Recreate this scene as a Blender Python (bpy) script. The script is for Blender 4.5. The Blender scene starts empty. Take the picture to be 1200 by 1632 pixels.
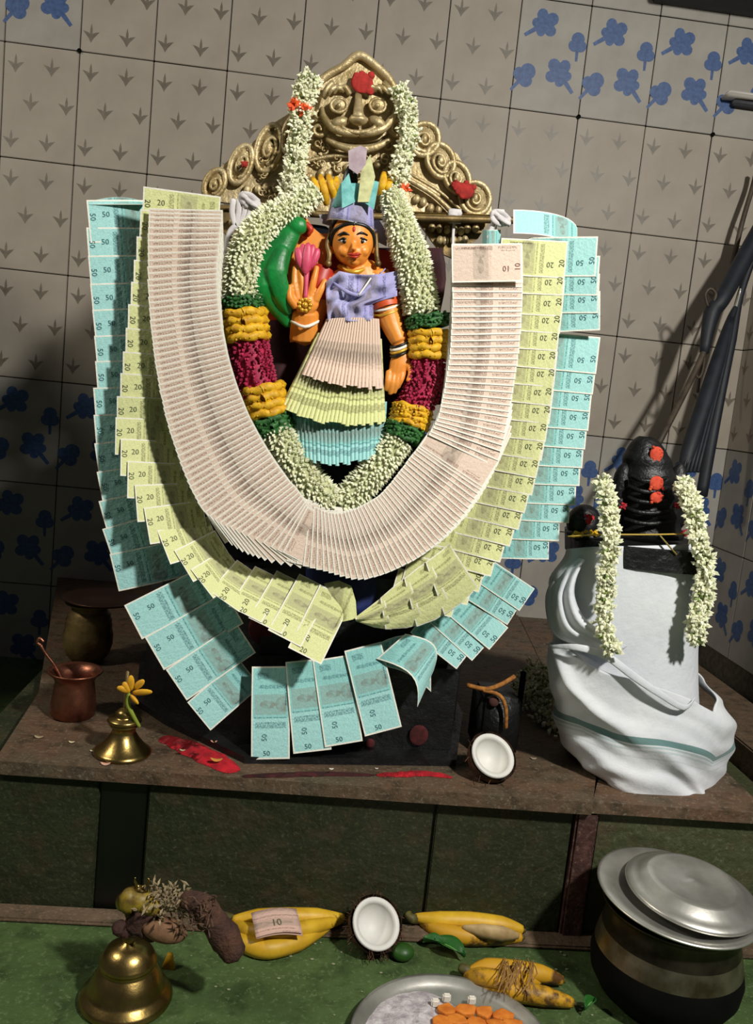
import bpy, bmesh, math, random
from mathutils import Vector, Matrix, Euler, noise
random.seed(7)
PI = math.pi
# ------------------------------------------------------------------ camera
F = 1400.0
CAM = Vector((0, 0, 0.63))
RX = Vector((0.99232655, -0.07056383, 0.10153213)).normalized()      # image right
FW = Vector((0.08380413, 0.9876093, -0.13268281)).normalized()       # view direction
UPV = RX.cross(FW).normalized()
RX = FW.cross(UPV).normalized()
sc = bpy.context.scene
cd = bpy.data.cameras.new('camera'); co = bpy.data.objects.new('camera', cd)
sc.collection.objects.link(co); sc.camera = co
cd.sensor_fit = 'VERTICAL'; cd.sensor_height = 24; cd.lens = F * 24 / 1632
cd.clip_start = 0.02; cd.clip_end = 60
m = Matrix.Identity(4)
for r in range(3):
    m[r][0] = RX[r]; m[r][1] = UPV[r]; m[r][2] = -FW[r]; m[r][3] = CAM[r]
co.matrix_world = m
# ------------------------------------------------------------------ world, lamps, exposure
w = bpy.data.worlds.new('world'); sc.world = w; w.use_nodes = True
w.node_tree.nodes['Background'].inputs[0].default_value = (0.80, 0.86, 1.0, 1)
w.node_tree.nodes['Background'].inputs[1].default_value = 0.045
def lamp(name, loc, target, power, size, col):
    l = bpy.data.lights.new(name, 'AREA'); l.shape = 'DISK'; l.size = size; l.energy = power; l.color = col
    o = bpy.data.objects.new(name, l); sc.collection.objects.link(o); o.location = loc
    o.rotation_euler = (Vector(target) - Vector(loc)).to_track_quat('-Z', 'Y').to_euler()
    return o
lamp('room_lamp', (1.10, -0.15, 1.85), (0.0, 1.9, 0.55), 64, 0.16, (1.0, 0.97, 0.90))
lamp('left_lamp', (-1.75, 0.95, 1.75), (0.0, 1.5, 0.2), 16, 0.22, (1.0, 0.92, 0.78))
vs = sc.view_settings
vs.view_transform = 'Standard'; vs.look = 'None'; vs.gamma = 1; vs.exposure = 0.0; vs.use_curve_mapping = False

# ------------------------------------------------------------------ helpers
def ray(px, py):
    return RX * ((px - 600) / F) + FW - UPV * ((py - 816) / F)
def U(px, py, Y):                       # photo point -> point on the upright plane at depth Y
    d = ray(px, py); return CAM + d * (Y / d.y)
def UZ(px, py, z):                      # photo point -> point on a level surface
    d = ray(px, py); return CAM + d * ((z - CAM.z) / d.z)
def S(px, Y): return px * Y / F
COL = sc.collection
class M:
    def __init__(s): s.v = []; s.f = []; s.mi = []; s.uv = {}
    def add(s, vs_, fs_, mi=0, uvs=None):
        b = len(s.v); s.v += [Vector(v) for v in vs_]
        for k, f in enumerate(fs_):
            s.f.append([b + i for i in f]); s.mi.append(mi)
            if uvs: s.uv[len(s.f) - 1] = [uvs[i] for i in f]
        return s
    def box(s, lo, hi, mi=0, bev=0.0):
        x0, y0, z0 = lo; x1, y1, z1 = hi
        if bev <= 0:
            v = [(x0,y0,z0),(x1,y0,z0),(x1,y1,z0),(x0,y1,z0),(x0,y0,z1),(x1,y0,z1),(x1,y1,z1),(x0,y1,z1)]
            return s.add(v, [(0,3,2,1),(4,5,6,7),(0,1,5,4),(1,2,6,5),(2,3,7,6),(3,0,4,7)], mi)
        bm = bmesh.new(); bmesh.ops.create_cube(bm, size=1)
        for q in bm.verts:
            q.co = Vector(((x0+x1)/2 + q.co.x*(x1-x0), (y0+y1)/2 + q.co.y*(y1-y0), (z0+z1)/2 + q.co.z*(z1-z0)))
        bmesh.ops.bevel(bm, geom=bm.edges[:], offset=bev, segments=2, affect='EDGES')
        s.bm(bm, mi); bm.free(); return s
    def bm(s, bm, mi=0):
        bm.verts.ensure_lookup_table(); bm.verts.index_update()
        return s.add([q.co.copy() for q in bm.verts], [[q.index for q in f.verts] for f in bm.faces], mi)
    def prism(s, pts, d, mi=0):           # pts: list of points (front), d: vector to the back face
        n = len(pts); pts = [Vector(p) for p in pts]; d = Vector(d)
        v = pts + [p + d for p in pts]
        f = [list(range(n)), list(range(2*n-1, n-1, -1))]
        f += [(i, i+n, (i+1) % n + n, (i+1) % n) for i in range(n)]
        return s.add(v, f, mi)
    def tube(s, pts, rad, n=8, mi=0, flat=1.0, up=None, sm=4, cap=True):
        P = [Vector(p) for p in pts]
        if not hasattr(rad, '__len__'): rad = [rad] * len(P)
        if sm > 1 and len(P) > 2: P, rad = smooth(P, list(rad), sm)
        k = len(P); vv = []; prev = None
        for i in range(k):
            t = (P[min(i+1, k-1)] - P[max(i-1, 0)])
            t = t.normalized() if t.length > 1e-9 else Vector((0, 0, 1))
            if prev is None:
                a = Vector(up) if up else (Vector((0, 1, 0)) if abs(t.y) < .8 else Vector((1, 0, 0)))
            else: a = prev
            a = (a - t * a.dot(t));
            a = a.normalized() if a.length > 1e-6 else t.orthogonal().normalized()
            b = t.cross(a); prev = a
            for j in range(n):
                an = 2 * PI * j / n
                vv.append(P[i] + (a * math.cos(an) * flat + b * math.sin(an)) * rad[i])
        ff = [(i*n+j, i*n+(j+1) % n, (i+1)*n+(j+1) % n, (i+1)*n+j) for i in range(k-1) for j in range(n)]
        if cap:
            vv += [P[0] - (P[1]-P[0]).normalized()*rad[0]*.5, P[-1] + (P[-1]-P[-2]).normalized()*rad[-1]*.5]
            a0 = n*k
            ff += [(a0, (j+1) % n, j) for j in range(n)] + [(a0+1, (k-1)*n+j, (k-1)*n+(j+1) % n) for j in range(n)]
        return s.add(vv, ff, mi)
    def lathe(s, prof, c=(0,0,0), n=32, mi=0, mat=None, wob=0.0):     # prof: (r, z)
        c = Vector(c); vv = []
        for r, z in prof:
            for j in range(n):
                a = 2*PI*j/n; q = Vector((r*math.cos(a), r*math.sin(a), z))
                if mat: q = mat @ q
                vv.append(c + q)
        k = len(prof)
        ff = [(i*n+j, i*n+(j+1) % n, (i+1)*n+(j+1) % n, (i+1)*n+j) for i in range(k-1) for j in range(n)]
        return s.add(vv, ff, mi)
    def ball(s, c, r, n=12, mi=0, rot=None):
        c = Vector(c); r = r if hasattr(r, '__len__') else (r, r, r)
        k = max(4, n*2//3); vv = []
        for i in range(1, k):
            th = PI*i/k
            for j in range(n):
                a = 2*PI*j/n
                q = Vector((r[0]*math.sin(th)*math.cos(a), r[1]*math.sin(th)*math.sin(a), r[2]*math.cos(th)))
                vv.append(c + (rot @ q if rot else q))
        t = Vector((0,0,r[2])); b = Vector((0,0,-r[2]))
        if rot: t = rot @ t; b = rot @ b
        vv += [c+t, c+b]; m_ = (k-1)*n
        ff = [(i*n+j, (i+1)*n+j, (i+1)*n+(j+1) % n, i*n+(j+1) % n) for i in range(k-2) for j in range(n)]
        ff += [(m_, j, (j+1) % n) for j in range(n)] + [(m_+1, (k-2)*n+(j+1) % n, (k-2)*n+j) for j in range(n)]
        return s.add(vv, ff, mi)
    def grid(s, fn, nu, nv, mi=0, uvw=True, wrap=False):
        vv = []; uu = []
        for i in range(nu+1):
            for j in range(nv+1):
                u = i/nu; v = j/nv; vv.append(fn(u, v)); uu.append((u, v))
        ff = [(i*(nv+1)+j, (i+1)*(nv+1)+j, (i+1)*(nv+1)+j+1, i*(nv+1)+j+1) for i in range(nu) for j in range(nv)]
        return s.add(vv, ff, mi, uu)
def smooth(P, R, k):
    out = []; ro = []
    n = len(P)
    for i in range(n-1):
        p0 = P[max(i-1,0)]; p1 = P[i]; p2 = P[i+1]; p3 = P[min(i+2,n-1)]
        for j in range(k):
            t = j/k
            out.append(.5*((2*p1)+(p2-p0)*t+(2*p0-5*p1+4*p2-p3)*t*t+(3*p1-p0-3*p2+p3)*t**3))
            ro.append(R[i]*(1-t)+R[i+1]*t)
    out.append(P[-1]); ro.append(R[-1]); return out, ro
def obj(name, mb, mat, parent=None, sm=True, kind=None, label=None, solid=0, ang=None):
    me = bpy.data.meshes.new(name)
    off = Vector((0, 0, 0)); q = parent
    while q is not None: off += q.location; q = q.parent
    me.from_pydata([v - off for v in mb.v], [], mb.f)
    mats = mat if isinstance(mat, (list, tuple)) else [mat]
    for x in mats: me.materials.append(x)
    me.polygons.foreach_set('material_index', mb.mi)
    if mb.uv:
        ul = me.uv_layers.new(name='UVMap')
        for p in me.polygons:
            if p.index in mb.uv:
                for li, c in zip(p.loop_indices, mb.uv[p.index]): ul.data[li].uv = c
    me.polygons.foreach_set('use_smooth', [sm]*len(me.polygons))
    if sm and ang: me.set_sharp_from_angle(angle=math.radians(ang))
    o = bpy.data.objects.new(name, me); COL.objects.link(o)
    if parent: o.parent = parent
    if kind: o['kind'] = kind
    if label: o['label'] = label
    if solid:
        md = o.modifiers.new('solid', 'SOLIDIFY'); md.thickness = solid; md.offset = 0
    return o
def tag(o, label, cat, group=None):
    o['label'] = label; o['category'] = cat
    if group: o['group'] = group
    return o
def thing(name, label, cat, loc=(0,0,0), group=None):
    o = bpy.data.objects.new(name, None); COL.objects.link(o); o.location = loc; o.empty_display_size = .05
    return tag(o, label, cat, group)
def remesh(mb, vox, it=2):
    """fuse overlapping shapes into one continuous skin"""
    me = bpy.data.meshes.new('tmp'); me.from_pydata([tuple(v) for v in mb.v], [], mb.f)
    o = bpy.data.objects.new('tmp', me); COL.objects.link(o)
    r = o.modifiers.new('r', 'REMESH'); r.mode = 'VOXEL'; r.voxel_size = vox
    if it:
        s_ = o.modifiers.new('s', 'SMOOTH'); s_.factor = .5; s_.iterations = it
    dg = bpy.context.evaluated_depsgraph_get(); e = o.evaluated_get(dg); m2 = e.to_mesh()
    out = M(); out.add([v.co.copy() for v in m2.vertices], [list(p.vertices) for p in m2.polygons])
    e.to_mesh_clear(); bpy.data.objects.remove(o); bpy.data.meshes.remove(me)
    return out
_tx = {}
def text(s_):
    """flat glyph outlines of a word, centred, height 1"""
    if s_ in _tx: return _tx[s_]
    c = bpy.data.curves.new('t', 'FONT'); c.body = s_; c.resolution_u = 2
    o = bpy.data.objects.new('t', c); COL.objects.link(o)
    dg = bpy.context.evaluated_depsgraph_get(); me = o.evaluated_get(dg).to_mesh()
    V = [v.co.copy() for v in me.vertices]; Fc = [list(p.vertices) for p in me.polygons]
    x0 = min(v.x for v in V); x1 = max(v.x for v in V); y0 = min(v.y for v in V); y1 = max(v.y for v in V)
    h = y1-y0; V = [((v.x-(x0+x1)/2)/h, (v.y-(y0+y1)/2)/h) for v in V]
    o.evaluated_get(dg).to_mesh_clear(); bpy.data.objects.remove(o); bpy.data.curves.remove(c)
    _tx[s_] = (V, Fc); return _tx[s_]

# ------------------------------------------------------------------ materials
def lin(h):
    c = [int(h[i:i+2], 16)/255 for i in (0, 2, 4)]
    return tuple((x/12.92 if x <= .04045 else ((x+.055)/1.055)**2.4) for x in c) + (1,)
class NT:
    def __init__(s, name):
        s.m = bpy.data.materials.new(name); s.m.use_nodes = True; s.t = s.m.node_tree; s.b = s.t.nodes['Principled BSDF']
    def n(s, ty, **k):
        x = s.t.nodes.new(ty)
        for a, b in k.items(): setattr(x, a, b)
        return x
    def l(s, a, b): s.t.links.new(a, b)
    def math(s, op, a, b=None):
        x = s.n('ShaderNodeMath', operation=op)
        for i, q in enumerate((a, b)):
            if q is None: continue
            if isinstance(q, (int, float)): x.inputs[i].default_value = q
            else: s.l(q, x.inputs[i])
        return x.outputs[0]
    def mix(s, fac, a, b):
        x = s.n('ShaderNodeMix', data_type='RGBA')
        for i, q in ((0, fac), (6, a), (7, b)):
            if isinstance(q, (int, float)): x.inputs[i].default_value = q
            elif isinstance(q, tuple): x.inputs[i].default_value = q
            else: s.l(q, x.inputs[i])
        return x.outputs[2]
    def noise(s, scale, detail=4, vec=None, lo=.35, hi=.65, rough=.6):
        x = s.n('ShaderNodeTexNoise'); x.inputs['Scale'].default_value = scale; x.inputs['Detail'].default_value = detail
        x.inputs['Roughness'].default_value = rough
        if vec is None:
            tc = s.n('ShaderNodeTexCoord'); vec = tc.outputs['Object']
        s.l(vec, x.inputs['Vector'])
        r = s.n('ShaderNodeMapRange'); r.inputs[1].default_value = lo; r.inputs[2].default_value = hi; s.l(x.outputs[0], r.inputs[0])
        return r.outputs[0]
    def bump(s, h, st=.3, dist=.002):
        x = s.n('ShaderNodeBump'); x.inputs['Strength'].default_value = st; x.inputs['Distance'].default_value = dist
        s.l(h, x.inputs['Height']); s.l(x.outputs[0], s.b.inputs['Normal'])
    def col(s, c):
        if isinstance(c, tuple): s.b.inputs['Base Color'].default_value = c
        else: s.l(c, s.b.inputs['Base Color'])
def mat(name, c, rough=.6, metal=0, c2=None, ns=40, bump=0, bs=60, bd=.002, spec=None, lo=.35, hi=.65, sheen=0, sss=0):
    t = NT(name)
    if c2: t.col(t.mix(t.noise(ns, lo=lo, hi=hi), lin(c), lin(c2)))
    else: t.col(lin(c))
    t.b.inputs['Roughness'].default_value = rough; t.b.inputs['Metallic'].default_value = metal
    if spec is not None: t.b.inputs['Specular IOR Level'].default_value = spec
    if sheen: t.b.inputs['Sheen Weight'].default_value = sheen
    if sss:
        t.b.inputs['Subsurface Weight'].default_value = sss; t.b.inputs['Subsurface Radius'].default_value = (.01,.006,.003)
    if bump: t.bump(t.noise(bs, 5), bump, bd)
    return t.m
def rect(t, u, v, a):
    u0, u1, v0, v1 = a
    x = t.math('MULTIPLY', t.math('GREATER_THAN', u, u0), t.math('LESS_THAN', u, u1))
    y = t.math('MULTIPLY', t.math('GREATER_THAN', v, v0), t.math('LESS_THAN', v, v1))
    return t.math('MULTIPLY', x, y)
def note_mat(name, base, pale, ink, strip=False):
    t = NT(name); uvn = t.n('ShaderNodeUVMap'); sx = t.n('ShaderNodeSeparateXYZ'); t.l(uvn.outputs[0], sx.inputs[0])
    u, v = sx.outputs[0], sx.outputs[1]
    sc_ = t.n('ShaderNodeVectorMath', operation='MULTIPLY'); t.l(uvn.outputs[0], sc_.inputs[0]); sc_.inputs[1].default_value = (2, 1, 1)
    fine = t.noise(26, 3, sc_.outputs[0], .42, .58)
    big = t.noise(6, 3, sc_.outputs[0], .4, .6)
    win = t.math('MULTIPLY', t.math('LESS_THAN', u, .44), .75)
    c = t.mix(win, lin(base), lin(pale))
    c = t.mix(t.math('MULTIPLY', fine, .17), c, lin(ink))
    # portrait: oval head and shoulders in grey
    def oval(cu, cv, ru, rv):
        a = t.math('POWER', t.math('DIVIDE', t.math('SUBTRACT', u, cu), ru), 2.0)
        b = t.math('POWER', t.math('DIVIDE', t.math('SUBTRACT', v, cv), rv), 2.0)
        return t.math('LESS_THAN', t.math('ADD', a, b), 1.0)
    zone = rect(t, u, v, (.48, .70, .10, .92))
    c = t.mix(t.math('MULTIPLY', zone, .35), c, lin('8F8678'))
    por = t.math('MAXIMUM', oval(.59, .58, .045, .20), oval(.59, .16, .085, .22))
    c = t.mix(t.math('MULTIPLY', por, t.math('ADD', t.math('MULTIPLY', big, .40), .15)), c, lin('7A6E62'))
    marks = None
    L = [(.335,.40,.10,.90), (.44,.455,.08,.92), (.86,.93,.55,.85), (.76,.80,.1,.8)]
    if strip: L = [(.07,.34,.07,.135), (.42,.60,.06,.17), (.66,.95,.09,.15), (.10,.30,.17,.2)]
    for a in L:
        q = rect(t, u, v, a); marks = q if marks is None else t.math('MAXIMUM', marks, q)
    c = t.mix(t.math('MULTIPLY', marks, t.math('ADD', t.math('MULTIPLY', fine, .5), .18)), c, lin(ink))
    inner = rect(t, u, v, (.018, .982, .035, .965))
    c = t.mix(inner, lin('F4F1E4'), c)
    t.col(c); t.b.inputs['Roughness'].default_value = .75; t.b.inputs['Specular IOR Level'].default_value = .25
    t.bump(t.noise(9, 3, sc_.outputs[0]), .25, .002)
    return t.m
N10 = note_mat('note_ten', 'E2CCBA', 'F0D9C6', '86685C', True)
N20 = note_mat('note_twenty', 'DADE9E', 'ECF0B0', '77734A')
N50 = note_mat('note_fifty', '9AD6D2', 'B6E8E5', '3A6E76')
N100 = note_mat('note_hundred', 'A7A4D2', 'BDBBE2', '565488')
INK = mat('ink', '5A5E44', .8)
INKB = mat('ink_blue', '3A666E', .8)
INKR = mat('ink_brown', '7A4E44', .8)
BLK = mat('black_stone', '0C0D0E', .45, c2='151616', bump=.4, bs=40, bd=.004)
BCLOTH = mat('black_cloth', '0B0D13', .85, c2='12141C', ns=12, bump=.3, bs=30, bd=.006, spec=.2)
MAROON = mat('maroon_cloth', '3E1218', .8, c2='220A10', ns=14, bump=.3, bs=40)
NAVY = mat('navy_cloth', '14245E', .7, c2='0A1238', ns=20, bump=.4, bs=30)
BRASS = mat('brass', 'CDBB92', .48, .55, c2='A08C60', ns=22, bump=.35, bs=70, bd=.003)
BRASSD = mat('dull_brass', '9A8252', .5, .6, c2='54442A', ns=16, bump=.2, bs=60)
BRASSP = mat('polished_brass', 'B4985C', .3, 1, c2='857040', ns=18, bump=.1, bs=50)
COPPER = mat('copper', '9E6650', .38, .9, c2='6E4232', ns=20, bump=.15, bs=50)
STEEL = mat('steel', 'DAD8D0', .36, .82, c2='B4B2AA', ns=12, bump=.05, bs=30)
SOOT = mat('soot_black', '050505', .8, c2='0B0A08', ns=20, spec=.12)
WHITE = mat('white_jasmine', 'F3F2DA', .6, c2='DDE0B8', ns=120, sss=.1)
GREENP = mat('green_leaf_band', '33702E', .6, c2='1D4A20', ns=90)
YELP = mat('yellow_petal', 'E8B91C', .6, c2='C08A10', ns=90)
CRIM = mat('crimson_petal', 'BC2450', .65, c2='861238', ns=110)
ORNG = mat('orange_petal', 'EE6A2C', .6, c2='D8481C', ns=90)
SKIN = mat('painted_orange', 'F4A248', .42, c2='EA9036', ns=14, bump=.1)
FACEM = mat('painted_face', 'F2A040', .4, c2='EA8E30', ns=16)
REDP = mat('painted_red', 'C8381E', .45, c2='A82818', ns=20)
GREENPT = mat('painted_green', '178A3C', .4, c2='0F6A2E', ns=20, bump=.2)
PINK = mat('painted_pink', 'DC5A78', .45, c2='C84060', ns=40)
HAIRM = mat('painted_black', '14120F', .4)
WPAINT = mat('painted_white', 'EDE8DC', .5)
GOLDP = mat('painted_gold', 'D8A838', .35, .4)
KUM = mat('red_powder', 'C21626', .95, c2='8A0C18', ns=50, bump=.6, bs=120)
CLOTHW = None
TIE = mat('white_tie_cloth', 'E4E0DE', .8, c2='C4BEC0', ns=30)
GLAZE = mat('tile_glaze', '9E968A', .5, c2='92897D', ns=5, spec=.25, bump=.08, bs=20)
GLAZEB = mat('tile_glaze_pale_blue', '9C9890', .5, c2='8E8982', ns=7, spec=.25, bump=.08, bs=20)
MOTIF = mat('tile_motif_grey', '6E6557', .45, c2='5E564A', ns=60)
LEAFB = mat('tile_leaf_blue', '24406E', .5, c2='3A5888', ns=90)
GROUT = mat('grout', '5B5348', .9, c2='40392F', ns=60)

# ------------------------------------------------------------------ setting: tiled walls
WY = 2.605; TX0 = -0.7179; TZ0 = 0.8408 + 0.63; TW = .2; TH = .3; SX = 1.272
FZ = -0.256
g = M().box((-2.2, WY+.012, FZ-.05), (SX+.15, WY+.10, 2.15)); wall = obj('wall_back', g, GROUT, sm=False, kind='structure')
g = M().box((SX+.012, 1.3, FZ-.05), (SX+.10, WY+.02, 2.15)); walls_ = obj('wall_right', g, GROUT, sm=False, kind='structure')
FLEUR = [(0,-.5),(.16,-.22),(.50,.16),(.22,.10),(.08,.02),(.07,.3),(0,.6),(-.07,.3),(-.08,.02),(-.22,.10),(-.50,.16),(-.16,-.22)]
def leafpoly(R, lob, rot, ph=0.0):
    pts = []
    for i in range(30):
        a = 2*PI*i/30
        r = R*(.66 + .34*abs(math.cos(lob*(a-ph)/2))**.8)*(.84+.16*math.cos(a))
        pts.append((r*math.cos(a+rot), r*math.sin(a+rot)))
    return pts
def tile_mesh(kind):
    s = M().box((.0014, 0, .0014), (TW-.0014, .010, TH-.0014), 0, .0012)
    d = Vector((0, -.0002, 0))
    def poly(pts, cx, cz, sc_=1, k=0): s.add([(cx+p[0]*sc_, -.0003-.0002*k, cz+p[1]*sc_) for p in pts], [list(range(len(pts)))[::-1]], 1)
    if kind == 'f':
        for u_, v_ in ((.16,.18),(.64,.18),(.38,.50),(.86,.50),(.14,.84),(.62,.84)):
            poly(FLEUR, u_*TW, (1-v_)*TH, .045)
    else:
        def leaf(u_, v_, R, rot, lob, stem):
            cx, cz = u_*TW, (1-v_)*TH
            poly(leafpoly(R, lob, rot), cx, cz)
            c_ = math.cos(rot+stem); s2 = math.sin(rot+stem)
            a = Vector((cx, cz)); e = a + Vector((c_, s2))*R*1.30; nn = Vector((-s2, c_))*R*.10
            poly([tuple(a-nn*1.6), tuple(e-nn), tuple(e+nn), tuple(a+nn*1.6)], 0, 0, 1, 1)
        leaf(.34, .22, .047, .6, 5, PI); leaf(.86, .36, .034, 1.6, 3, PI)
        leaf(.14, .70, .040, .9, 3, PI); leaf(.66, .64, .048, 2.3, 5, PI)
    me_o = obj('tile', s, [GLAZE if kind == 'f' else GLAZEB, MOTIF if kind == 'f' else LEAFB], sm=False)
    me = me_o.data; bpy.data.objects.remove(me_o); return me
TF = tile_mesh('f'); TB = tile_mesh('b')
for c in range(-5, 10):
    for r in range(-2, 6):
        top = TZ0 - r*TH
        blue = r >= 3 or (r <= -1 and (c < 0 or c >= 6))
        if c*TW+TX0 > SX-.01: continue
        o = bpy.data.objects.new('tile', TB if blue else TF); COL.objects.link(o); o.parent = wall
        o.location = (TX0+c*TW, WY+random.uniform(-.0006, .0006), top-TH)
        o.rotation_euler = (random.uniform(-.003,.003), 0, random.uniform(-.003,.003))
for k in range(6):
    for r in range(-1, 5):
        o = bpy.data.objects.new('tile', TB if r >= 3 else TF); COL.objects.link(o); o.parent = walls_
        o.location = (SX+random.uniform(-.0006,.0006), WY-.001-k*TW, TZ0-r*TH-TH); o.rotation_euler = (0, 0, -PI/2)
# small round grout plugs on a few tile corners
for q in ((0,0),(3,0),(7,0),(9,0),(1,3)):
    s = M().lathe([(.0001,0),(.006,0),(.006,.004)], (0,0,0), 10, mat=Matrix.Rotation(PI/2,4,'X').to_3x3())
    o = obj('corner_plug', s, SOOT, wall); o.location = (TX0+q[0]*TW, WY-.002, TZ0-q[1]*TH)

# ------------------------------------------------------------------ setting: platform, floor
def stone(name, cols, rough=.6, spec=.4, sc1=9, bd=.004):
    t = NT(name)
    a = t.mix(t.noise(sc1, 6, lo=.38, hi=.62), lin(cols[0]), lin(cols[1]))
    a = t.mix(t.noise(sc1*3.3, 6, lo=.5, hi=.68), a, lin(cols[2]))
    a = t.mix(t.noise(150, 3, lo=.55, hi=.75), a, lin(cols[3]))
    t.col(a); t.b.inputs['Roughness'].default_value = rough; t.b.inputs['Specular IOR Level'].default_value = spec
    t.bump(t.noise(35, 6), .5, bd); return t.m
SLAB = stone('slab_stone', ('564C3C', '624A38', '3E3426', '7C7060'), .65, .3)
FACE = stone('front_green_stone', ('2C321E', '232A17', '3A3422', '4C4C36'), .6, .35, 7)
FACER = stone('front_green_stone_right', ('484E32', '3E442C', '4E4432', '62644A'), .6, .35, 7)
FLOORM = stone('floor_green', ('4E6439', '445832', '324224', '667850'), .5, .35, 6, .002)
KERB = stone('kerb_brown', ('6E5C4A', '62503E', '3E3A2A', '84705E'), .7, .3)
floor = obj('floor', M().box((-2.6, -.6, FZ-.06), (2.4, WY+.1, FZ)), FLOORM, sm=False, kind='structure')
plat = obj('floor_platform', M().box((-.52, 1.375, FZ), (.83, WY+.01, -.0225)), FACE, sm=False, kind='structure')
# top slabs: left block's slab is oblique at its left end, right block carries the lingam
left_back = UZ(112, 985, 0)
LS = M().prism([(-.445,1.352,-.022), (.5205,1.342,-.022), (.5575,1.44,-.022), (.69,WY,-.022), (-.70,WY,-.022), (-.47,1.66,-.022)], (0,0,.022))
obj('slab', LS, SLAB, plat, sm=False)
RS = M().prism([(.524,1.352,-.024), (.835,1.352,-.024), (.835,WY,-.024), (.694,WY,-.024), (.5615,1.44,-.024)], (0,0,.020))
obj('slab', RS, SLAB, plat, sm=False)
# front slabs of the face
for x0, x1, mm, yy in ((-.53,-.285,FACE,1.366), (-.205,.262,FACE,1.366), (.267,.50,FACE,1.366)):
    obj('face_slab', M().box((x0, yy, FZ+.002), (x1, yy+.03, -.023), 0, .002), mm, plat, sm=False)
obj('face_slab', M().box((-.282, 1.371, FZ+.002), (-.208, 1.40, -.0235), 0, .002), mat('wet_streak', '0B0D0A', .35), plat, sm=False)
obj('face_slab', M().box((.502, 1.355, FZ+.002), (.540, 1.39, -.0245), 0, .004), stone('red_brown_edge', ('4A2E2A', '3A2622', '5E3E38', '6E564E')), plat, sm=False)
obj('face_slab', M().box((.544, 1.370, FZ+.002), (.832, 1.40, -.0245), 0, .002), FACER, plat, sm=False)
kb = M().box((-.62, 1.325, FZ), (1.3, 1.366, FZ+.008), 0, .003); obj('trim_1', kb, KERB, sm=False, kind='structure')
obj('trim_2', M().box((1.09, 1.3, FZ), (SX, WY, -.10), 0, .004), KERB, sm=False, kind='structure')
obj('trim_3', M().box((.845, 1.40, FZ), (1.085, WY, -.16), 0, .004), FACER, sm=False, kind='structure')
# grey ledge high on the back wall at the right and a small white bracket
GREYL = mat('grey_ledge', '3F4044', .7, c2='34353A')
obj('trim_4', M().box((.85, WY-.14, 1.80), (SX, WY, 1.84), 0, .004), GREYL, sm=False, kind='structure')
# unseen low block, added to keep left_lamp off the lower left back wall
obj('light_blocker_left', M().box((-1.36, 1.55, FZ), (-1.24, WY+.01, 1.22), 0, .01), GROUT, sm=False, kind='structure')
#OBJECTS

# ================================================================== IDOL PEDESTAL AND CLOTHED STONE
gb = UZ(480, 1200, 0)
ped = thing('pedestal', 'black stone pedestal and dark cloth-wrapped body that carry the garlanded goddess figure', 'pedestal', (.11, 1.62, 0))
def PX(pts, Y): return [U(x, y, Y) for x, y in pts]
# base block (stands on the slab)
fp = [UZ(x, y, 0) for x, y in ((388,1222),(728,1226),(738,1150))] + [Vector((.36,1.92,0)), Vector((-.33,1.92,0))] + [UZ(x, y, 0) for x, y in ((214,1128),(262,1160))]
g = M().prism([p+Vector((0,.012,0)) for p in fp], (0,0,.012)); obj('foot_slab', g, BLK, ped, sm=False)
H1 = .15; H2 = .30; ctr = sum(fp, Vector())/len(fp)
fp1 = [Vector((ctr.x+(p.x-ctr.x)*.98, max(p.y+.052, 1.482), .0122)) for p in fp]
g = M().prism(fp1, (0,0,H1)); obj('plinth', g, BLK, ped, sm=False)
g = M(); fp2 = [Vector((ctr.x+(p.x-ctr.x)*.93, p.y+.012, H1+.0124)) for p in fp1]; g.prism(fp2, (0,0,H2-H1)); obj('upper_plinth', g, BLK, ped, sm=False)
# body wrapped in black cloth: lathe like bulk with folds
cx = U(490, 900, 1.62).x
def body(u, v):
    z = .20 + v*.72; an = 2*PI*u
    prof = [(0,.245),(.25,.235),(.45,.215),(.7,.18),(.9,.13),(1,.02)]
    for i in range(len(prof)-1):
        if v <= prof[i+1][0]:
            t = (v-prof[i][0])/(prof[i+1][0]-prof[i][0]); r = prof[i][1]*(1-t)+prof[i+1][1]*t; break
    r *= 1+.035*math.sin(an*13+v*5)*(1-v)
    return Vector((cx-.0 - .06*(v-.3) + r*math.cos(an), 1.655+.42*r*math.sin(an), z))
g = M().grid(body, 96, 24); obj('body_cloth', g, BCLOTH, ped)
# navy cloth end hanging in front
def nav(u, v):
    p = U(488+112*u, 885+ (95-50*abs(u-.75))*v, 1.49 - .008*math.sin(u*11)-.004*v); return p
g = M().grid(nav, 20, 8); obj('cloth_fold', g, NAVY, ped, label='navy blue cloth fold', solid=.003)
# kumkum dots on the black stone
for (x, y, r) in ((667,1172,17), (420,1002,26), (590,1185,8)):
    c = U(x, y, 1.482 if y > 1100 else 1.496)
    g = M().ball(c, (S(r,1.45), .0022, S(r*1.1,1.45)), 12); obj('powder_dot', g, mat('dried_red_powder', '5E1A1E', .9, c2='38100F', ns=60), ped)

# ------------------------------------------------------------------ brass arch
AY = 1.60
arch = thing('brass_arch', 'large embossed brass prabhavali arch with a lion face at its peak, behind the goddess figure', 'arch', tuple(U(560, 380, AY)))
out = [(572,88),(598,104),(622,128),(636,160),(650,196),(678,196),(700,212),(706,240),(728,244),(742,268),(744,290),(764,290),(782,312),(784,345),
       (700,350),(560,340),(420,330),(322,318),(330,288),(350,268),(368,252),(388,240),(408,222),(436,196),(462,180),(486,168),(500,140),(520,120),(548,104)]
g = M().prism(PX(out, AY), (0,.012,0)); obj('back_plate', g, BRASS, arch, sm=False)
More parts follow.
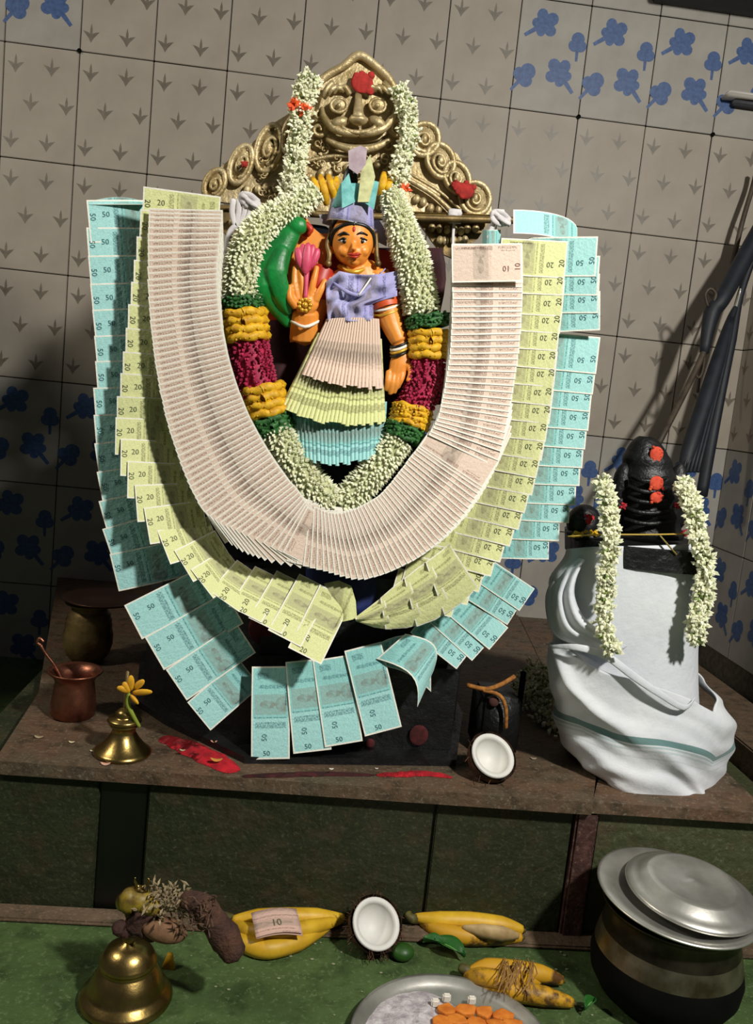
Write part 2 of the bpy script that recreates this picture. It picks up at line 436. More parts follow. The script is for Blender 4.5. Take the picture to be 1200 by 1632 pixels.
# lower hanging triangular plate at the right
g = M().prism(PX([(664,350),(780,352),(762,380),(738,398),(722,412),(704,404),(690,386)], AY+.003), (0,.01,0)); obj('lower_plate', g, BRASSD, arch, sm=False)
g = M().prism(PX([(345,335),(440,330),(430,372),(400,392),(372,388),(352,366)], AY+.003), (0,.01,0)); obj('lower_plate', g, BRASSD, arch, sm=False)
# raised rim round the outline
rim = [(322,318),(330,288),(350,268),(368,252),(388,240),(408,222),(436,196),(462,180)]
g = M().tube(PX([(500,142),(520,121),(548,105),(572,88),(598,104),(622,128),(636,160)], AY-.006), [S(x,AY) for x in (5,6,6,7,6,6,5)], 8); obj('rim', g, BRASS, arch)
def spiral(cx_, cz_, R, Y, turns=1.6, sgn=1, ph=0, r=3.4, ax=1.0, rot=0):
    pts = []; rr = []
    for i in range(26):
        t = i/25; a = ph+sgn*turns*2*PI*t; q = R*(1-.82*t)
        x = q*math.cos(a)*ax; y = q*math.sin(a)
        pts.append(U(cx_+x*math.cos(rot)-y*math.sin(rot), cz_+x*math.sin(rot)+y*math.cos(rot), Y-.004-.006*t)); rr.append(S(r*(1-.4*t), Y))
    return pts, rr
lobes = [(342,293,25,.62,.45,-1),(384,262,33,.50,.35,-1),(428,236,40,.48,.28,-1),(468,214,34,.5,.3,-1),
         (676,222,27,.9,.2,1),(702,256,29,.75,-.35,1),(728,283,27,.72,-.45,1),(757,316,27,.9,-.2,1)]
for (x, y, R, ax, rot, sg) in lobes:
    g = M(); Q = 28; ring = []
    for i in range(Q+1):
        a = 2*PI*i/Q; X = R*.95*math.cos(a)*ax; Yy = R*.95*math.sin(a)
        ring.append(U(x+X*math.cos(rot)-Yy*math.sin(rot), y+X*math.sin(rot)+Yy*math.cos(rot), AY-.010))
    g.tube(ring, S(4.6,AY), 8, sm=1, cap=False)
    g.prism(ring[:-1], (0,.014,0))
    p, rr = spiral(x, y+2, R*.66, AY-.008, 1.4, sg, 1.2, 3.6, ax, rot); g.tube(p, rr, 6, sm=1)
    g.ball(U(x, y, AY-.014), (S(R*.20,AY), .007, S(R*.28,AY)), 10)
    for k in range(9):
        a = 2*PI*k/9; X = R*.80*math.cos(a)*ax; Yy = R*.80*math.sin(a)
        g.ball(U(x+X*math.cos(rot)-Yy*math.sin(rot), y+X*math.sin(rot)+Yy*math.cos(rot), AY-.010), S(2.6,AY), 6)
    obj('scroll_lobe', g, BRASS, arch)
# inner band diagonal ribs and small bosses
g = M()
g.tube(PX([(648,285),(690,310),(720,338)], AY-.012), S(4,AY), 8)
obj('rib', g, BRASS, arch)
obj('rib', M().tube(PX([(655,278),(700,305),(735,335)], AY-.010), S(2.5,AY), 6), BRASS, arch)
obj('rib', M().tube(PX([(470,262),(520,250),(560,248)], AY-.010), S(3,AY), 6), BRASS, arch)
g = M()
for (x0,y0,x1,y1,n) in ((664,318,700,336,4),(395,300,440,300,4),(480,282,555,268,6),(602,262,640,300,4),(690,366,756,366,7),(700,382,742,382,5),(370,352,420,350,5)):
    for i in range(n):
        t = i/(n-1); g.ball(U(x0+(x1-x0)*t+random.uniform(-2,2), y0+(y1-y0)*t+random.uniform(-3,3), AY-.005), (S(6,AY), .006, S(7,AY)), 8)
for i in range(46):
    x = random.uniform(400, 650); y = random.uniform(225, 335)
    p, rr = spiral(x, y, 8, AY-.003, 1.2, random.choice((-1,1)), random.uniform(0,6), 2.0); g.tube(p[::2], rr[::2], 5, sm=1)
obj('embossing', g, BRASS, arch, kind='stuff')
g = M().tube(PX([(655,344),(720,346),(782,349)], AY-.016), S(6.5,AY), 10); obj('cross_bar', g, BRASSP, arch)
# lion face
g = M()
shield = [(572,104),(592,114),(612,132),(626,156),(634,182),(626,206),(604,222),(572,228),(542,224),(518,208),(506,184),(512,156),(530,132),(552,114)]
c0 = U(570,170,AY-.020)
front = PX(shield, AY-.014)
g.prism(front, (0,.014,0))
k0 = len(g.v)
g.add([c0]+front, [(0,i+1,(i+1) % len(front)+1) for i in range(len(front))])
for sx in (-1, 1):
    cx_ = 571
    g.ball(U(cx_+sx*31, 168, AY-.024), (S(13,AY), .010, S(11,AY)), 14)         # bulging eye
    p = [U(cx_+sx*31+13*math.cos(a*PI/8), 168+11*math.sin(a*PI/8), AY-.030) for a in range(17)]; g.tube(p, S(2.6,AY), 6, sm=1, cap=False)
    g.ball(U(cx_+sx*31, 168, AY-.036), S(3.6,AY), 8)
    for k in range(4):                                                          # brow and mane strands
        g.tube([U(cx_+sx*(14+9*k), 150-6*k, AY-.022), U(cx_+sx*(22+10*k), 138-4*k+6*k, AY-.028), U(cx_+sx*(30+9*k), 146+3*k, AY-.022)], [S(4.5,AY),S(4,AY),S(2,AY)], 7)
    g.ball(U(cx_+sx*30, 196, AY-.030), (S(15,AY), .013, S(8.5,AY)), 14, rot=Matrix.Rotation(sx*.35,3,'Y'))   # cheek
    g.tube([U(cx_+sx*2, 213, AY-.030), U(cx_+sx*22, 211, AY-.034), U(cx_+sx*42, 203, AY-.032), U(cx_+sx*55, 186, AY-.026), U(cx_+sx*58,172,AY-.02)], [S(x,AY) for x in (5.5,6,6,5,3)], 8)
    p, rr = spiral(cx_+sx*63, 206, 15, AY-.012, 1.4, -sx, -1.2 if sx > 0 else -2, 4.2); g.tube(p, rr, 7, sm=1)
    p, rr = spiral(cx_+sx*62, 184, 9, AY-.012, 1.2, sx, 0, 3.2); g.tube(p, rr, 7, sm=1)
g.tube([U(571,150,AY-.022), U(571,170,AY-.036), U(571,188,AY-.048)], [S(x,AY) for x in (5,7,9)], 10)
g.ball(U(571,191,AY-.040), (S(14,AY), .014, S(8,AY)), 14)
p = [U(571+28*math.cos(PI*(.1+.8*i/12)), 198+13*math.sin(PI*(.1+.8*i/12)), AY-.036) for i in range(13)]; g.tube(p, S(3.6,AY), 8, sm=1)
g.tube(PX([(520,222),(545,234),(571,238),(600,234),(622,222)], AY-.02), [S(x,AY) for x in (3,6,7,6,3)], 8)
obj('lion_face', g, BRASS, arch)
for (x, y, r, yy) in ((577,132,17,AY-.030),(390,262,5,AY-.03),(742,304,14,AY-.028),(728,296,8,AY-.028)):
    g = M().ball(U(x,y,yy), (S(r,AY), .0035, S(r*.9,AY)), 10)
    for k in range(8): g.ball(U(x+random.uniform(-r,r)*.9, y+random.uniform(-r,r)*.9, yy), (S(r*.35,AY), .003, S(r*.35,AY)), 6)
    obj('red_powder_mark', g, mat('kumkum_mark', 'B02A24', .9, c2='8A2018', ns=90), arch)
# wooden-dark bar that the note garlands hang from
rod = M().tube([U(318,330,1.56), U(560,344,1.56), U(846,352,1.56)], .006, 8)
rodo = tag(obj('hanging_rod', rod, BRASSD), 'thin brass rod behind the goddess from which the note garlands hang', 'rod')

# ================================================================== GODDESS FIGURE
GY = 1.475
god = thing('goddess_figure', 'small painted goddess idol in purple note blouse, note crown and three-tier banknote skirt', 'statue', tuple(U(560, 740, GY)))
g = M()
def G(x, y, d=0): return U(x, y, GY-d)
s1 = lambda v: S(v, GY)
# torso, neck, head
g.tube([G(566,700,-.01), G(566,560,-.01), G(566,500), G(568,455), G(566,430), G(563,418)], [s1(v) for v in (40,42,38,48,40,16)], 16, flat=.55)
g.tube([G(565,432), G(563,405,.006)], [s1(17), s1(16)], 12)
g.ball(G(562,382,.012), (s1(33), s1(34), s1(40)), 24)
g.ball(G(563,404,.020), (s1(24), s1(24), s1(20)), 18)
g.ball(G(563,417,.030), (s1(10), s1(10), s1(7)), 12)                 # chin
for sx in (-1, 1): g.ball(G(563+sx*15,400,.034), (s1(10), s1(9), s1(9)), 12)
g.tube([G(563,382,.042), G(563.5,392,.048), G(564,398,.050)], [s1(2.6), s1(3.2), s1(4.4)], 8)   # nose
for sx in (-1, 1): g.ball(G(562+sx*33,392,.004), (s1(6), s1(5), s1(12)), 10)                      # ears
# shoulders; viewer's right arm hangs down, viewer's left forearm is raised with open palm
g.tube([G(600,440), G(614,470,.01), G(622,510,.016), G(637,545,.024)], [s1(v) for v in (21,21,18,13)], 14)
g.tube([G(637,545,.024), G(640,560,.028), G(636,580,.030), G(632,598,.030)], [s1(v) for v in (12,13,15,13)], 12, flat=.55)
for k, (dx, L) in enumerate(((-12,30),(-4,36),(4,34),(11,26))):       # fingers pointing down
    g.tube([G(632+dx,592,.030), G(629+dx*.9,592+L*.5,.036), G(625+dx*.8,592+L,.030)], [s1(5.4), s1(5), s1(3.6)], 8)
g.tube([G(648,575,.03), G(655,592,.038), G(650,608,.04)], [s1(6), s1(5), s1(3.8)], 8)
g.tube([G(530,445), G(510,478,-.004), G(492,530,.0)], [s1(v) for v in (20,17,17)], 14)
g.tube([G(486,540,.002), G(486,520,.010), G(486,498,.02)], [s1(v) for v in (25,23,19)], 14, flat=.6)
g.ball(G(488,482,.026), (s1(20), s1(9), s1(18)), 14)                  # palm
for (x0,y0,x1,y1,x2,y2) in ((474,476,469,452,470,425),(482,470,480,444,478,418),(494,470,500,446,505,425),(503,478,511,462,518,446)):
    g.tube([G(x0,y0,.028), G(x1,y1,.030), G(x2,y2,.026)], [s1(6.4), s1(5.6), s1(4.2)], 8)
g.tube([G(472,488,.03), G(462,474,.036), G(462,455,.034)], [s1(7), s1(6), s1(4)], 8)
obj('body', remesh(g, .0016, 2), SKIN, god, ang=None)
# face paint
for sx in (-1, 1):
    x = 562+sx*14
    g = M().ball(G(x,384,.0385), (s1(8), s1(5), s1(4)), 14); e = obj('eye', g, WPAINT, god)
    g = M().ball(G(x+1,384.5,.0435), (s1(3.4), s1(1.5), s1(3.4)), 10); obj('pupil', g, HAIRM, e)
    g = M().tube([G(x-9,383,.041), G(x,379.5,.045), G(x+9,383,.041)], [s1(1), s1(1.6), s1(1)], 6); obj('lash_line', g, HAIRM, e)
    g = M().tube([G(x-sx*9,375,.046), G(x,371,.0455), G(x+sx*10,375,.040)], [s1(1.1), s1(2), s1(1)], 6); obj('eyebrow', g, HAIRM, god)
g = M().tube([G(554,406,.0465), G(560,405,.0495), G(565,406,.050), G(570,405,.0495), G(575,405.5,.0465)], [s1(v) for v in (1,2.4,2.2,2.4,1)], 8)
g.tube([G(557,408,.048), G(565,410,.0505), G(573,408,.048)], [s1(1), s1(2.2), s1(1)], 8); obj('lips', g, REDP, god)
g = M().ball(G(564,366,.046), (s1(2.6), s1(2), s1(5)), 8); obj('forehead_mark', g, REDP, god)
g = M().ball(G(564,357,.044), (s1(2.4), s1(1.6), s1(4)), 8); obj('forehead_mark', g, HAIRM, god)
g = M()
g.tube([G(528,392,.018), G(530,372,.028), G(543,361,.038), G(562,357,.042), G(583,361,.038), G(594,374,.028), G(597,394,.018)], [s1(v) for v in (2,3,3.4,3.4,3.4,3,2)], 8)
g.ball(G(562,372,-.010), (s1(38), s1(26), s1(34)), 20); obj('hair', g, HAIRM, god)
for sx, x in ((-1,523),(1,602)):
    g = M().tube([G(x+sx*-3,372,.018), G(x-2,390,.02), G(x-sx*2,405,.022), G(x,418,.022)], [s1(v) for v in (3,3,4,3.5)], 8)
    g.ball(G(x,420,.024), s1(5.5), 8); obj('earring', g, BRASSD, god)
g = M().tube([G(540,424,.012), G(563,434,.028), G(588,426,.012)], s1(4), 8); obj('necklace', g, GOLDP, god)
# red cape and sleeve
cape = [(520,420),(535,398),(590,395),(622,400),(634,440),(640,480),(652,520),(645,560),(628,540),(612,500),(560,500),(505,520),(495,500),(505,450)]
g = M().prism(PX(cape, GY+.022), (0,.02,0)); obj('cape', g, REDP, god, sm=False)
g = M().tube([G(600,455,.0), G(609,470,.012), G(616,492,.017)], [s1(22), s1(24.5), s1(22)], 14, cap=False); obj('painted_sleeve', g, mat('sleeve_orange_red', 'E2602A', .45, c2='C84A20', ns=30), god)
g = M().tube([G(516,430,.0), G(508,452,.004), G(506,478,.004)], [s1(20), s1(22), s1(18)], 14, cap=False); obj('painted_sleeve', g, REDP, god)
for y, m_ in ((486,WPAINT),(494,GOLDP)):
    g = M().tube([G(616+22*math.cos(a*PI/6), y+2+5*math.sin(a*PI/6)-(22*math.cos(a*PI/6))*.25, .016+.018*math.sin(a*PI/6)) for a in range(13)], s1(2), 6, cap=False, sm=1); obj('armlet', g, m_, god)
for k, m_ in ((0,HAIRM),(1,WPAINT),(2,GOLDP),(3,HAIRM)):
    g = M().tube([G(637+14*math.cos(a*PI/6), 547+k*5+4*math.sin(a*PI/6)-14*math.cos(a*PI/6)*.35, .026+.015*math.sin(a*PI/6)) for a in range(13)], s1(2.3), 6, cap=False, sm=1); obj('bangle', g, m_, god)
g = M().tube([G(464,512,.016), G(486,521,.034), G(508,512,.016)], s1(2.6), 6); obj('bangle', g, WPAINT, god)
g = M()
for k in range(9): a = 2*PI*k/9; g.ball(G(486+9*math.cos(a), 486+9*math.sin(a), .037), s1(3.4), 8)
g.ball(G(486,486,.038), s1(5), 8); obj('palm_ornament', g, GOLDP, god)
# pink lotus bud between the fingers and the orange leaf behind
g = M()
for dx, r_, h in ((-11,.35,17),(11,-.35,17),(-5,.15,22),(5,-.15,22),(0,0,24)):
    g.ball(G(489+dx,412,.034+(.004 if dx == 0 else 0)), (s1(7.5), s1(5), s1(h)), 12, rot=Matrix.Rotation(-r_,3,'Y'))
g.tube([G(489,425,.03), G(488,450,.034), G(487,475,.036)], [s1(5),s1(3.5),s1(3)], 8)
obj('lotus_bud', g, PINK, god)
leaf = [(487,344),(498,362),(510,372),(528,372),(522,388),(518,420),(512,470),(512,540),(462,545),(462,500),(458,450),(459,390),(468,366)]
g = M().prism(PX(leaf, GY-.004), (0,.014,0)); obj('orange_backpiece', g, SKIN, god, sm=False)
g = M().ball(G(488,371,.012), (s1(8), s1(3), s1(7)), 10); obj('painted_tip', g, REDP, god)
# green parrot on the raised arm
g = M()
g.tube([G(468,366,.02), G(450,392,.02), G(432,425,.022), G(430,460,.020), G(446,490,.012), G(462,518,.006)], [s1(v) for v in (13,20,27,25,17,8)], 16, flat=.7)
g.ball(G(474,360,.022), (s1(16), s1(12), s1(14)), 14)
g.tube([G(452,395,.034), G(440,430,.042), G(450,470,.034), G(462,500,.02)], [s1(v) for v in (8,16,14,5)], 12, flat=.45)
g.tube([G(422,425,.034), G(418,455,.036), G(424,478,.026)], [s1(v) for v in (6,13,5)], 12, flat=.45)
obj('parrot', remesh(g, .002, 1), GREENPT, god)
g = M().tube([G(487,358,.022), G(495,366,.024), G(491,374,.024)], [s1(6), s1(5), s1(2)], 8); obj('beak', g, REDP, god)
g = M().prism(PX([(412,478),(440,470),(452,508),(415,512)], GY-.002), (0,.012,0)); obj('red_perch', g, REDP, god, sm=False)
# maroon cloth behind both sides
def mc(u, v): return U(395+310*u+6*math.sin(v*9), 395+250*v, GY+.045+.006*math.sin(u*30))
g = M().grid(mc, 40, 10); obj('maroon_backcloth', g, MAROON, god, solid=.002)
# grey folded paper at the crown's right and black gaps
g = M().prism(PX([(588,352),(604,350),(618,372),(616,392),(600,384)], GY-.006), (0,.004,0)); obj('grey_paper_wing', g, mat('grey_paper', '8C8894', .7), god, sm=False)
g = M().prism(PX([(508,342),(530,340),(528,360),(514,356)], GY-.006), (0,.004,0)); obj('grey_paper_wing', g, mat('grey_paper_pale', '9A96A0', .7), god, sm=False)
PL50 = mat('turquoise_note_plain', '86CCC8', .75, c2='5FA8A8', ns=70)
PL20 = mat('yellow_note_plain', 'D6D8A0', .75, c2='B0AE7C', ns=70)
# crown of folded notes
def crown(u, v):
    a = PI*(1.08-1.16*u); R = s1(37-5*v)
    return Vector((G(560,340).x, GY-.006, 0)) + Vector((R*math.cos(a), -R*1.0*math.sin(a), G(560,362-36*v).z - .09*R*math.cos(a))) 
g = M().grid(crown, 18, 3); obj('folded_banknote', g, N100, god, label='violet note band of the crown', solid=.0008)
def cyl(x0, y0, w0, x1, y1, w1, d, mat_, lab):
    def fn(u, v):
        x = x0+(x1-x0)*v; y = y0+(y1-y0)*v; w_ = w0+(w1-w0)*v; a = (u-.5)*2.4
        return G(x+w_*.5*math.sin(a)/math.sin(1.2), y, d + .014*(math.cos(a)-.4))
    return obj('folded_banknote', M().grid(fn, 10, 3), mat_, god, label=lab, solid=.0008)
cyl(558,330,58, 568,292,50, .030, PL50, 'turquoise note fold of the crown')
g = M().prism(PX([(545,332),(544,292),(556,276),(566,322)], GY-.046), (0,.001,0)); obj('folded_banknote', g, PL50, god, sm=False)
g = M().prism(PX([(580,322),(590,286),(604,290),(596,334)], GY-.046), (0,.001,0)); obj('folded_banknote', g, PL50, god, sm=False)
g = M().prism(PX([(570,322),(576,268),(590,246),(598,282),(588,322)], GY-.048), (0,.001,0)); obj('folded_banknote', g, PL20, god, sm=False, label='pale yellow note point of the crown')
g = M().prism(PX([(556,268),(555,240),(574,232),(585,236),(583,262),(570,278)], GY-.050), (0,.001,0)); obj('folded_banknote', g, mat('pale_pink_paper', 'B8A6AE', .75, c2='A08C94', ns=60), god, sm=False, label='pale pink note tip of the crown')
g = M().ball(G(558,290,.018), (s1(12), s1(6), s1(26)), 10); obj('crown_core', g, HAIRM, god)
# blouse: two crossed violet notes
def bl(u, v):
    top = 426 + 9*math.sin(PI*u) + (22*(1-u/.18) if u < .18 else 0) ; bot = 512
    x0 = 519 + 5*abs(v-.3); x1 = 633 if v < .5 else (633-38*min(1,(v-.5)/.14) if v < .64 else 595)
    x = x0+(x1-x0)*u; y = top+(bot-top)*v
    y += 14*u*(1-v)*.4
    a = (u-.5)*2
    return G(x, y, .030*(1-a*a*.55)+.020+.003*math.sin(v*17+u*5)+.0035*math.sin(u*13-v*11)+.002*math.sin(u*29+v*8))
g = M().grid(bl, 34, 26); g.uv = {k: [(.06+.88*q[0], .06+.88*q[1]) for q in vv] for k, vv in g.uv.items()}; obj('note_blouse', g, N100, god, label='violet note blouse', solid=.0008)
g = M().tube([G(526,446,.03), G(548,462,.052), G(572,470,.056), G(590,455,.05), G(614,428,.03)], [s1(v) for v in (1.5,3,3,2.2,1)], 6, flat=.4); obj('blouse_fold', g, mat('violet_note_plain','A7A4D2',.75,c2='8C8ABE',ns=60), god)
g = M().tube([G(596,436,.045), G(585,452,.054), G(572,470,.058)], s1(1.3), 6, flat=.5); obj('blouse_edge', g, WPAINT, god)
# skirt: three tiers of upright folded notes
def tier(n, top, bot, d0, d1, m_, grp):
    tp = lambda t: (top[0]+(top[2]-top[0])*t, top[1]+(top[3]-top[1])*t - top[4]*math.sin(PI*t))
    bt = lambda t: (bot[0]+(bot[2]-bot[0])*t, bot[1]+(bot[3]-bot[1])*t + bot[4]*math.sin(PI*t))
    for i in range(n):
        t0 = i/n; t1 = (i+1.12)/n; tm = (t0+t1)/2; jit = random.uniform(-3,3)
        def fn(u, v):
            t = t0+(t1-t0)*v; a = tp(t); b = bt(t)
            x = a[0]+(b[0]-a[0])*u; y = a[1]+(b[1]+jit-a[1])*u
            rd = d0+(d1-d0)*u
            dep = rd*(math.sqrt(max(0, 1-((t-.5)*1.7)**2))) + .004*(1-abs(v*2-1)**1.0) + .003
            return G(x, y, dep)
        g = M().grid(fn, 4, 4)
        g.uv = {k: [(.98-.75*q[0], .05+.5*q[1]) for q in vv] for k, vv in g.uv.items()}
        obj('folded_banknote', g, m_, god)
tier(24, (462,640,616,640,0), (468,726,612,722,16), .046, .066, N50, '')
tier(26, (506,530,608,540,0), (446,652,614,674,12), .040, .071, N20, '')
tier(22, (520,508,604,508,2), (480,596,610,618,8), .045, .076, N10, '')

# ================================================================== FLOWER GARLANDS
def bud(g, c, d, L, R, mi=0):
    d = d.normalized(); a = d.orthogonal().normalized(); b = d.cross(a); mpt = c+d*L*.55
    g.add([c, mpt+a*R, mpt+b*R, mpt-a*R, mpt-b*R, c+d*L], [(0,2,1),(0,3,2),(0,4,3),(0,1,4),(5,1,2),(5,2,3),(5,3,4),(5,4,1)], mi)
def frames(pts, k=10):
    P, _ = smooth([Vector(p) for p in pts], [0]*len(pts), k); out_ = []
    for i in range(len(P)):
        t = (P[min(i+1,len(P)-1)]-P[max(i-1,0)]).normalized(); n_ = (Vector((0,-1,0))-t*Vector((0,-1,0)).dot(t)).normalized()
        out_.append((P[i], t, n_, t.cross(n_)))
    return out_
def arclen(fr):
    s_ = [0]
    for i in range(1, len(fr)): s_.append(s_[-1]+(fr[i][0]-fr[i-1][0]).length)
    return s_
def along(fr, s_, q):
    for i in range(1, len(fr)):
        if q <= s_[i]:
            t = (q-s_[i-1])/max(1e-9, s_[i]-s_[i-1]); return fr[i-1][0].lerp(fr[i][0], t), fr[i][1], fr[i][2], fr[i][3]
    return fr[-1]
def thick(pts, R, parent, name, mat_, pitch, ring, L, br, core=None, label=None, lean=.25, mi=0, jit=.2):
    """rope of buds set in rings round a core"""
    fr = frames(pts); s_ = arclen(fr); g = M(); q = 0; k = 0
    while q < s_[-1]:
        p, t, n_, b = along(fr, s_, q)
        rr = R(q/s_[-1]) if callable(R) else R
        for j in range(ring):
            a = 2*PI*(j+.5*(k % 2))/ring + random.uniform(-jit,jit)
            dd = n_*math.cos(a)+b*math.sin(a)
            if dd.y > .45: continue
            e = (dd + t*(lean+random.uniform(-.25,.25))).normalized()
            bud(g, p+dd*(rr-L*.8)+t*random.uniform(-.001,.001), e, L*random.uniform(.85,1.1), br*random.uniform(.8,1.1))
        q += pitch; k += 1
    cg = M().tube([f[0] for f in fr], [ (R(i/len(fr)) if callable(R) else R)*.78 for i in range(len(fr))], 12, sm=1)
    cp = obj(name, g, mat_, parent, sm=False, kind='stuff', label=label)
    obj('core', cg, core or mat_, parent)
    return cp
def band(pts, R, parent, n, m_, name, wav=.06):
    """coils of strung petals"""
    fr = frames(pts); s_ = arclen(fr)
    for i in range(n):
        p, t, n_, b = along(fr, s_, s_[-1]*(i+.5)/n); ring = []; g = M()
        for j in range(33):
            a = 2*PI*j/32; r_ = R*(1+wav*math.sin(a*11+i*2))
            ring.append(p+(n_*math.cos(a)+b*math.sin(a))*r_+t*math.sin(a*6+i)*R*.06)
        g.tube(ring, s_[-1]/n*.62, 6, sm=1, cap=False)
        for j in range(30):
            a = 2*PI*j/30; dd = n_*math.cos(a)+b*math.sin(a)
            if dd.y < .3: bud(g, p+dd*R*.96, (dd+t*random.uniform(-.9,.9)).normalized(), R*.34, R*.10)
        obj(name, g, m_, parent)
FY = 1.448
CORE = mat('garland_core', 'C9CBA0', .9, c2='9FA678', ns=80)
fg = thing('flower_garland', 'thick white jasmine garland with crimson, yellow and green bands around the goddess', 'garland', tuple(U(540, 800, FY)))
def FP(pts): return [U(x, y, FY+d) for x, y, d in pts]
thick(FP([(502,304,.02),(470,330,.015),(430,352,.01),(402,385,.0),(388,425,0),(385,472,0)]), lambda t: S(20+10*min(1,t*1.6), FY), fg, 'jasmine_section', WHITE, .0050, 22, .0115, .0031, CORE)
band(FP([(384,474,0),(386,492,0)]), S(28,FY), fg, 3, GREENP, 'leaf_coil')
band(FP([(388,494,0),(394,544,0)]), S(30,FY), fg, 4, YELP, 'yellow_coil')
thick(FP([(395,542,0),(402,580,0),(414,628,0)]), S(33,FY), fg, 'crimson_section', CRIM, .0048, 20, .009, .0032, CRIM, lean=.4)
band(FP([(416,614,0),(428,664,0)]), S(30,FY), fg, 4, YELP, 'yellow_coil')
band(FP([(430,664,0),(438,690,0)]), S(31,FY), fg, 3, GREENP, 'leaf_coil')
thick(FP([(440,684,-.01),(462,724,-.012),(496,770,-.014),(530,806,-.014)]), S(28,FY), fg, 'jasmine_section', WHITE, .0050, 22, .0125, .0033, CORE)
thick(FP([(624,308,.02),(638,360,.005),(658,420,0),(672,498,0)]), lambda t: S(20+10*min(1,t*2), FY), fg, 'jasmine_section', WHITE, .0050, 22, .0115, .0031, CORE)
band(FP([(680,502,0),(682,522,0)]), S(30,FY), fg, 3, GREENP, 'leaf_coil')
band(FP([(683,526,0),(682,572,0)]), S(28,FY), fg, 4, YELP, 'yellow_coil')
thick(FP([(681,572,0),(676,612,0),(660,650,0)]), S(31,FY), fg, 'crimson_section', CRIM, .0048, 20, .009, .0032, CRIM, lean=.4)
band(FP([(659,648,0),(650,680,-.004)]), S(28,FY), fg, 4, YELP, 'yellow_coil')
band(FP([(648,680,-.004),(640,700,-.006)]), S(29,FY), fg, 3, GREENP, 'leaf_coil')
thick(FP([(636,700,-.01),(612,732,-.012),(580,770,-.014),(546,806,-.014)]), S(27,FY), fg, 'jasmine_section', WHITE, .0050, 22, .0125, .0033, CORE)
# loose strings of jasmine
def string(name, pts, R, label, group, dens=1.0, parts=(), Lb=.011, br=.0034):
    root = thing(name, label, 'garland', tuple(pts[len(pts)//2]), group)
    fr = frames(pts); s_ = arclen(fr); g = M(); n = int(s_[-1]*900*dens*(R/.012))
    for i in range(n):
        p, t, n_, b = along(fr, s_, s_[-1]*random.random()); a = random.uniform(0, 2*PI)
        dd = n_*math.cos(a)+b*math.sin(a); rr = R*random.uniform(.2,.75)
        c = p+dd*rr; e = (dd+t*random.uniform(-.9,.9))
        if random.random() < .45:
            e.normalize(); a1 = e.orthogonal().normalized(); b1 = e.cross(a1)
            for k in range(5):
                q = 2*PI*k/5; bud(g, c, e*.5+a1*math.cos(q)+b1*math.sin(q), Lb*.72, br*.8)
        else: bud(g, c, e, Lb, br)
    obj('jasmine_buds', g, WHITE, root, sm=False, kind='stuff')
    g = M(); 
    for i in range(int(n*.25)):
        p, t, n_, b = along(fr, s_, s_[-1]*random.random()); a = random.uniform(0, 2*PI); dd = n_*math.cos(a)+b*math.sin(a)
        bud(g, p+dd*R*.3, dd+t*random.uniform(-.9,.9), Lb*.9, br*.6)
    obj('green_calyxes', g, mat('calyx_green', '8FA858', .7), root, sm=False, kind='stuff')
    obj('thread', M().tube([f[0] for f in fr], .0022, 6, sm=1), CORE, root)
    for (x, y, Y, r_, m_, nm) in parts:
        g = M()
        for k in range(16):
            v = Vector((random.gauss(0,1), random.gauss(0,1)-.5, random.gauss(0,1))).normalized()
            bud(g, U(x, y, Y), v, S(r_,Y), S(r_*.32,Y))
        obj(nm, g, m_, root, sm=False)
    return root
A2 = AY-.045
string('jasmine_string', [U(500,122,A2), U(484,150,A2), U(478,200,A2), U(472,250,A2), U(462,312,A2)], S(20,A2),
       'jasmine string with an orange flower hanging down the left side of the brass arch', 'jasmine strings', 1.9,
       ((470,168,A2-.012,13,ORNG,'orange_flower'),(486,176,A2-.012,13,ORNG,'orange_flower')))
string('jasmine_string', [U(632,138,A2), U(648,170,A2), U(652,215,A2), U(642,255,A2), U(632,292,A2), U(640,306,A2)], S(18,A2),
       'jasmine string hanging down the right side of the brass arch', 'jasmine strings', 1.9,
       ((646,302,A2-.014,12,ORNG,'orange_flower'),))
# yellow strung flowers left and right of the crown
def yel(xs, lab):
    root = thing('yellow_flower_bunch', lab, 'flowers', tuple(U(xs[0][0], xs[0][1], A2)))
    for (x0,y0,x1,y1) in xs:
        g = M(); g.tube([U(x0,y0,A2), U((x0+x1)/2+2,(y0+y1)/2,A2-.01), U(x1,y1,A2)], [S(4,A2), S(7,A2), S(4.5,A2)], 8)
        obj('petal_strand', g, YELP, root)
yel([(498,284,506,318),(510,280,520,326),(523,280,532,318),(536,284,530,308)], 'bunch of golden yellow strung petals left of the note crown')
yel([(612,276,604,312),(622,286,612,308)], 'small golden yellow strung petals right of the note crown')
# white knotted ties
def knot(lab, x, y, Y, r, tails, extra=()):
    root = thing('cloth_tie', lab, 'tie', tuple(U(x, y, Y)))
    g = M()
    for k in range(7):
        a = random.uniform(0, 2*PI); q = [U(x+r*.8*math.cos(a+b_), y+r*.6*math.sin(a*1.3+b_), Y-.008+.006*math.sin(b_*2)) for b_ in (0,1.4,2.8,4.2)]
        g.tube(q, S(r*.28, Y), 7, flat=.6)
    obj('knot', g, TIE, root)
    for pts, r_ in tails:
        obj('tail', M().tube([U(a_, b_, Y-.004) for a_, b_ in pts], S(r_, Y), 7, flat=.5), TIE, root)
    return root
knot('white cloth knot tied round the bar at the left end of the arch', 398, 320, 1.52, 18,
     [([(372,318),(370,340),(376,362)],4.5),([(381,318),(380,342),(376,362)],4.5),([(390,320),(389,340),(378,362)],4),([(400,322),(396,345),(380,362)],4),([(376,360),(366,372),(361,402)],5),([(408,330),(400,345),(384,360)],4)])
knot('white cloth knot at the right end of the brass cross bar', 798, 347, 1.52, 17, [([(790,345),(784,362),(778,380)],4)])
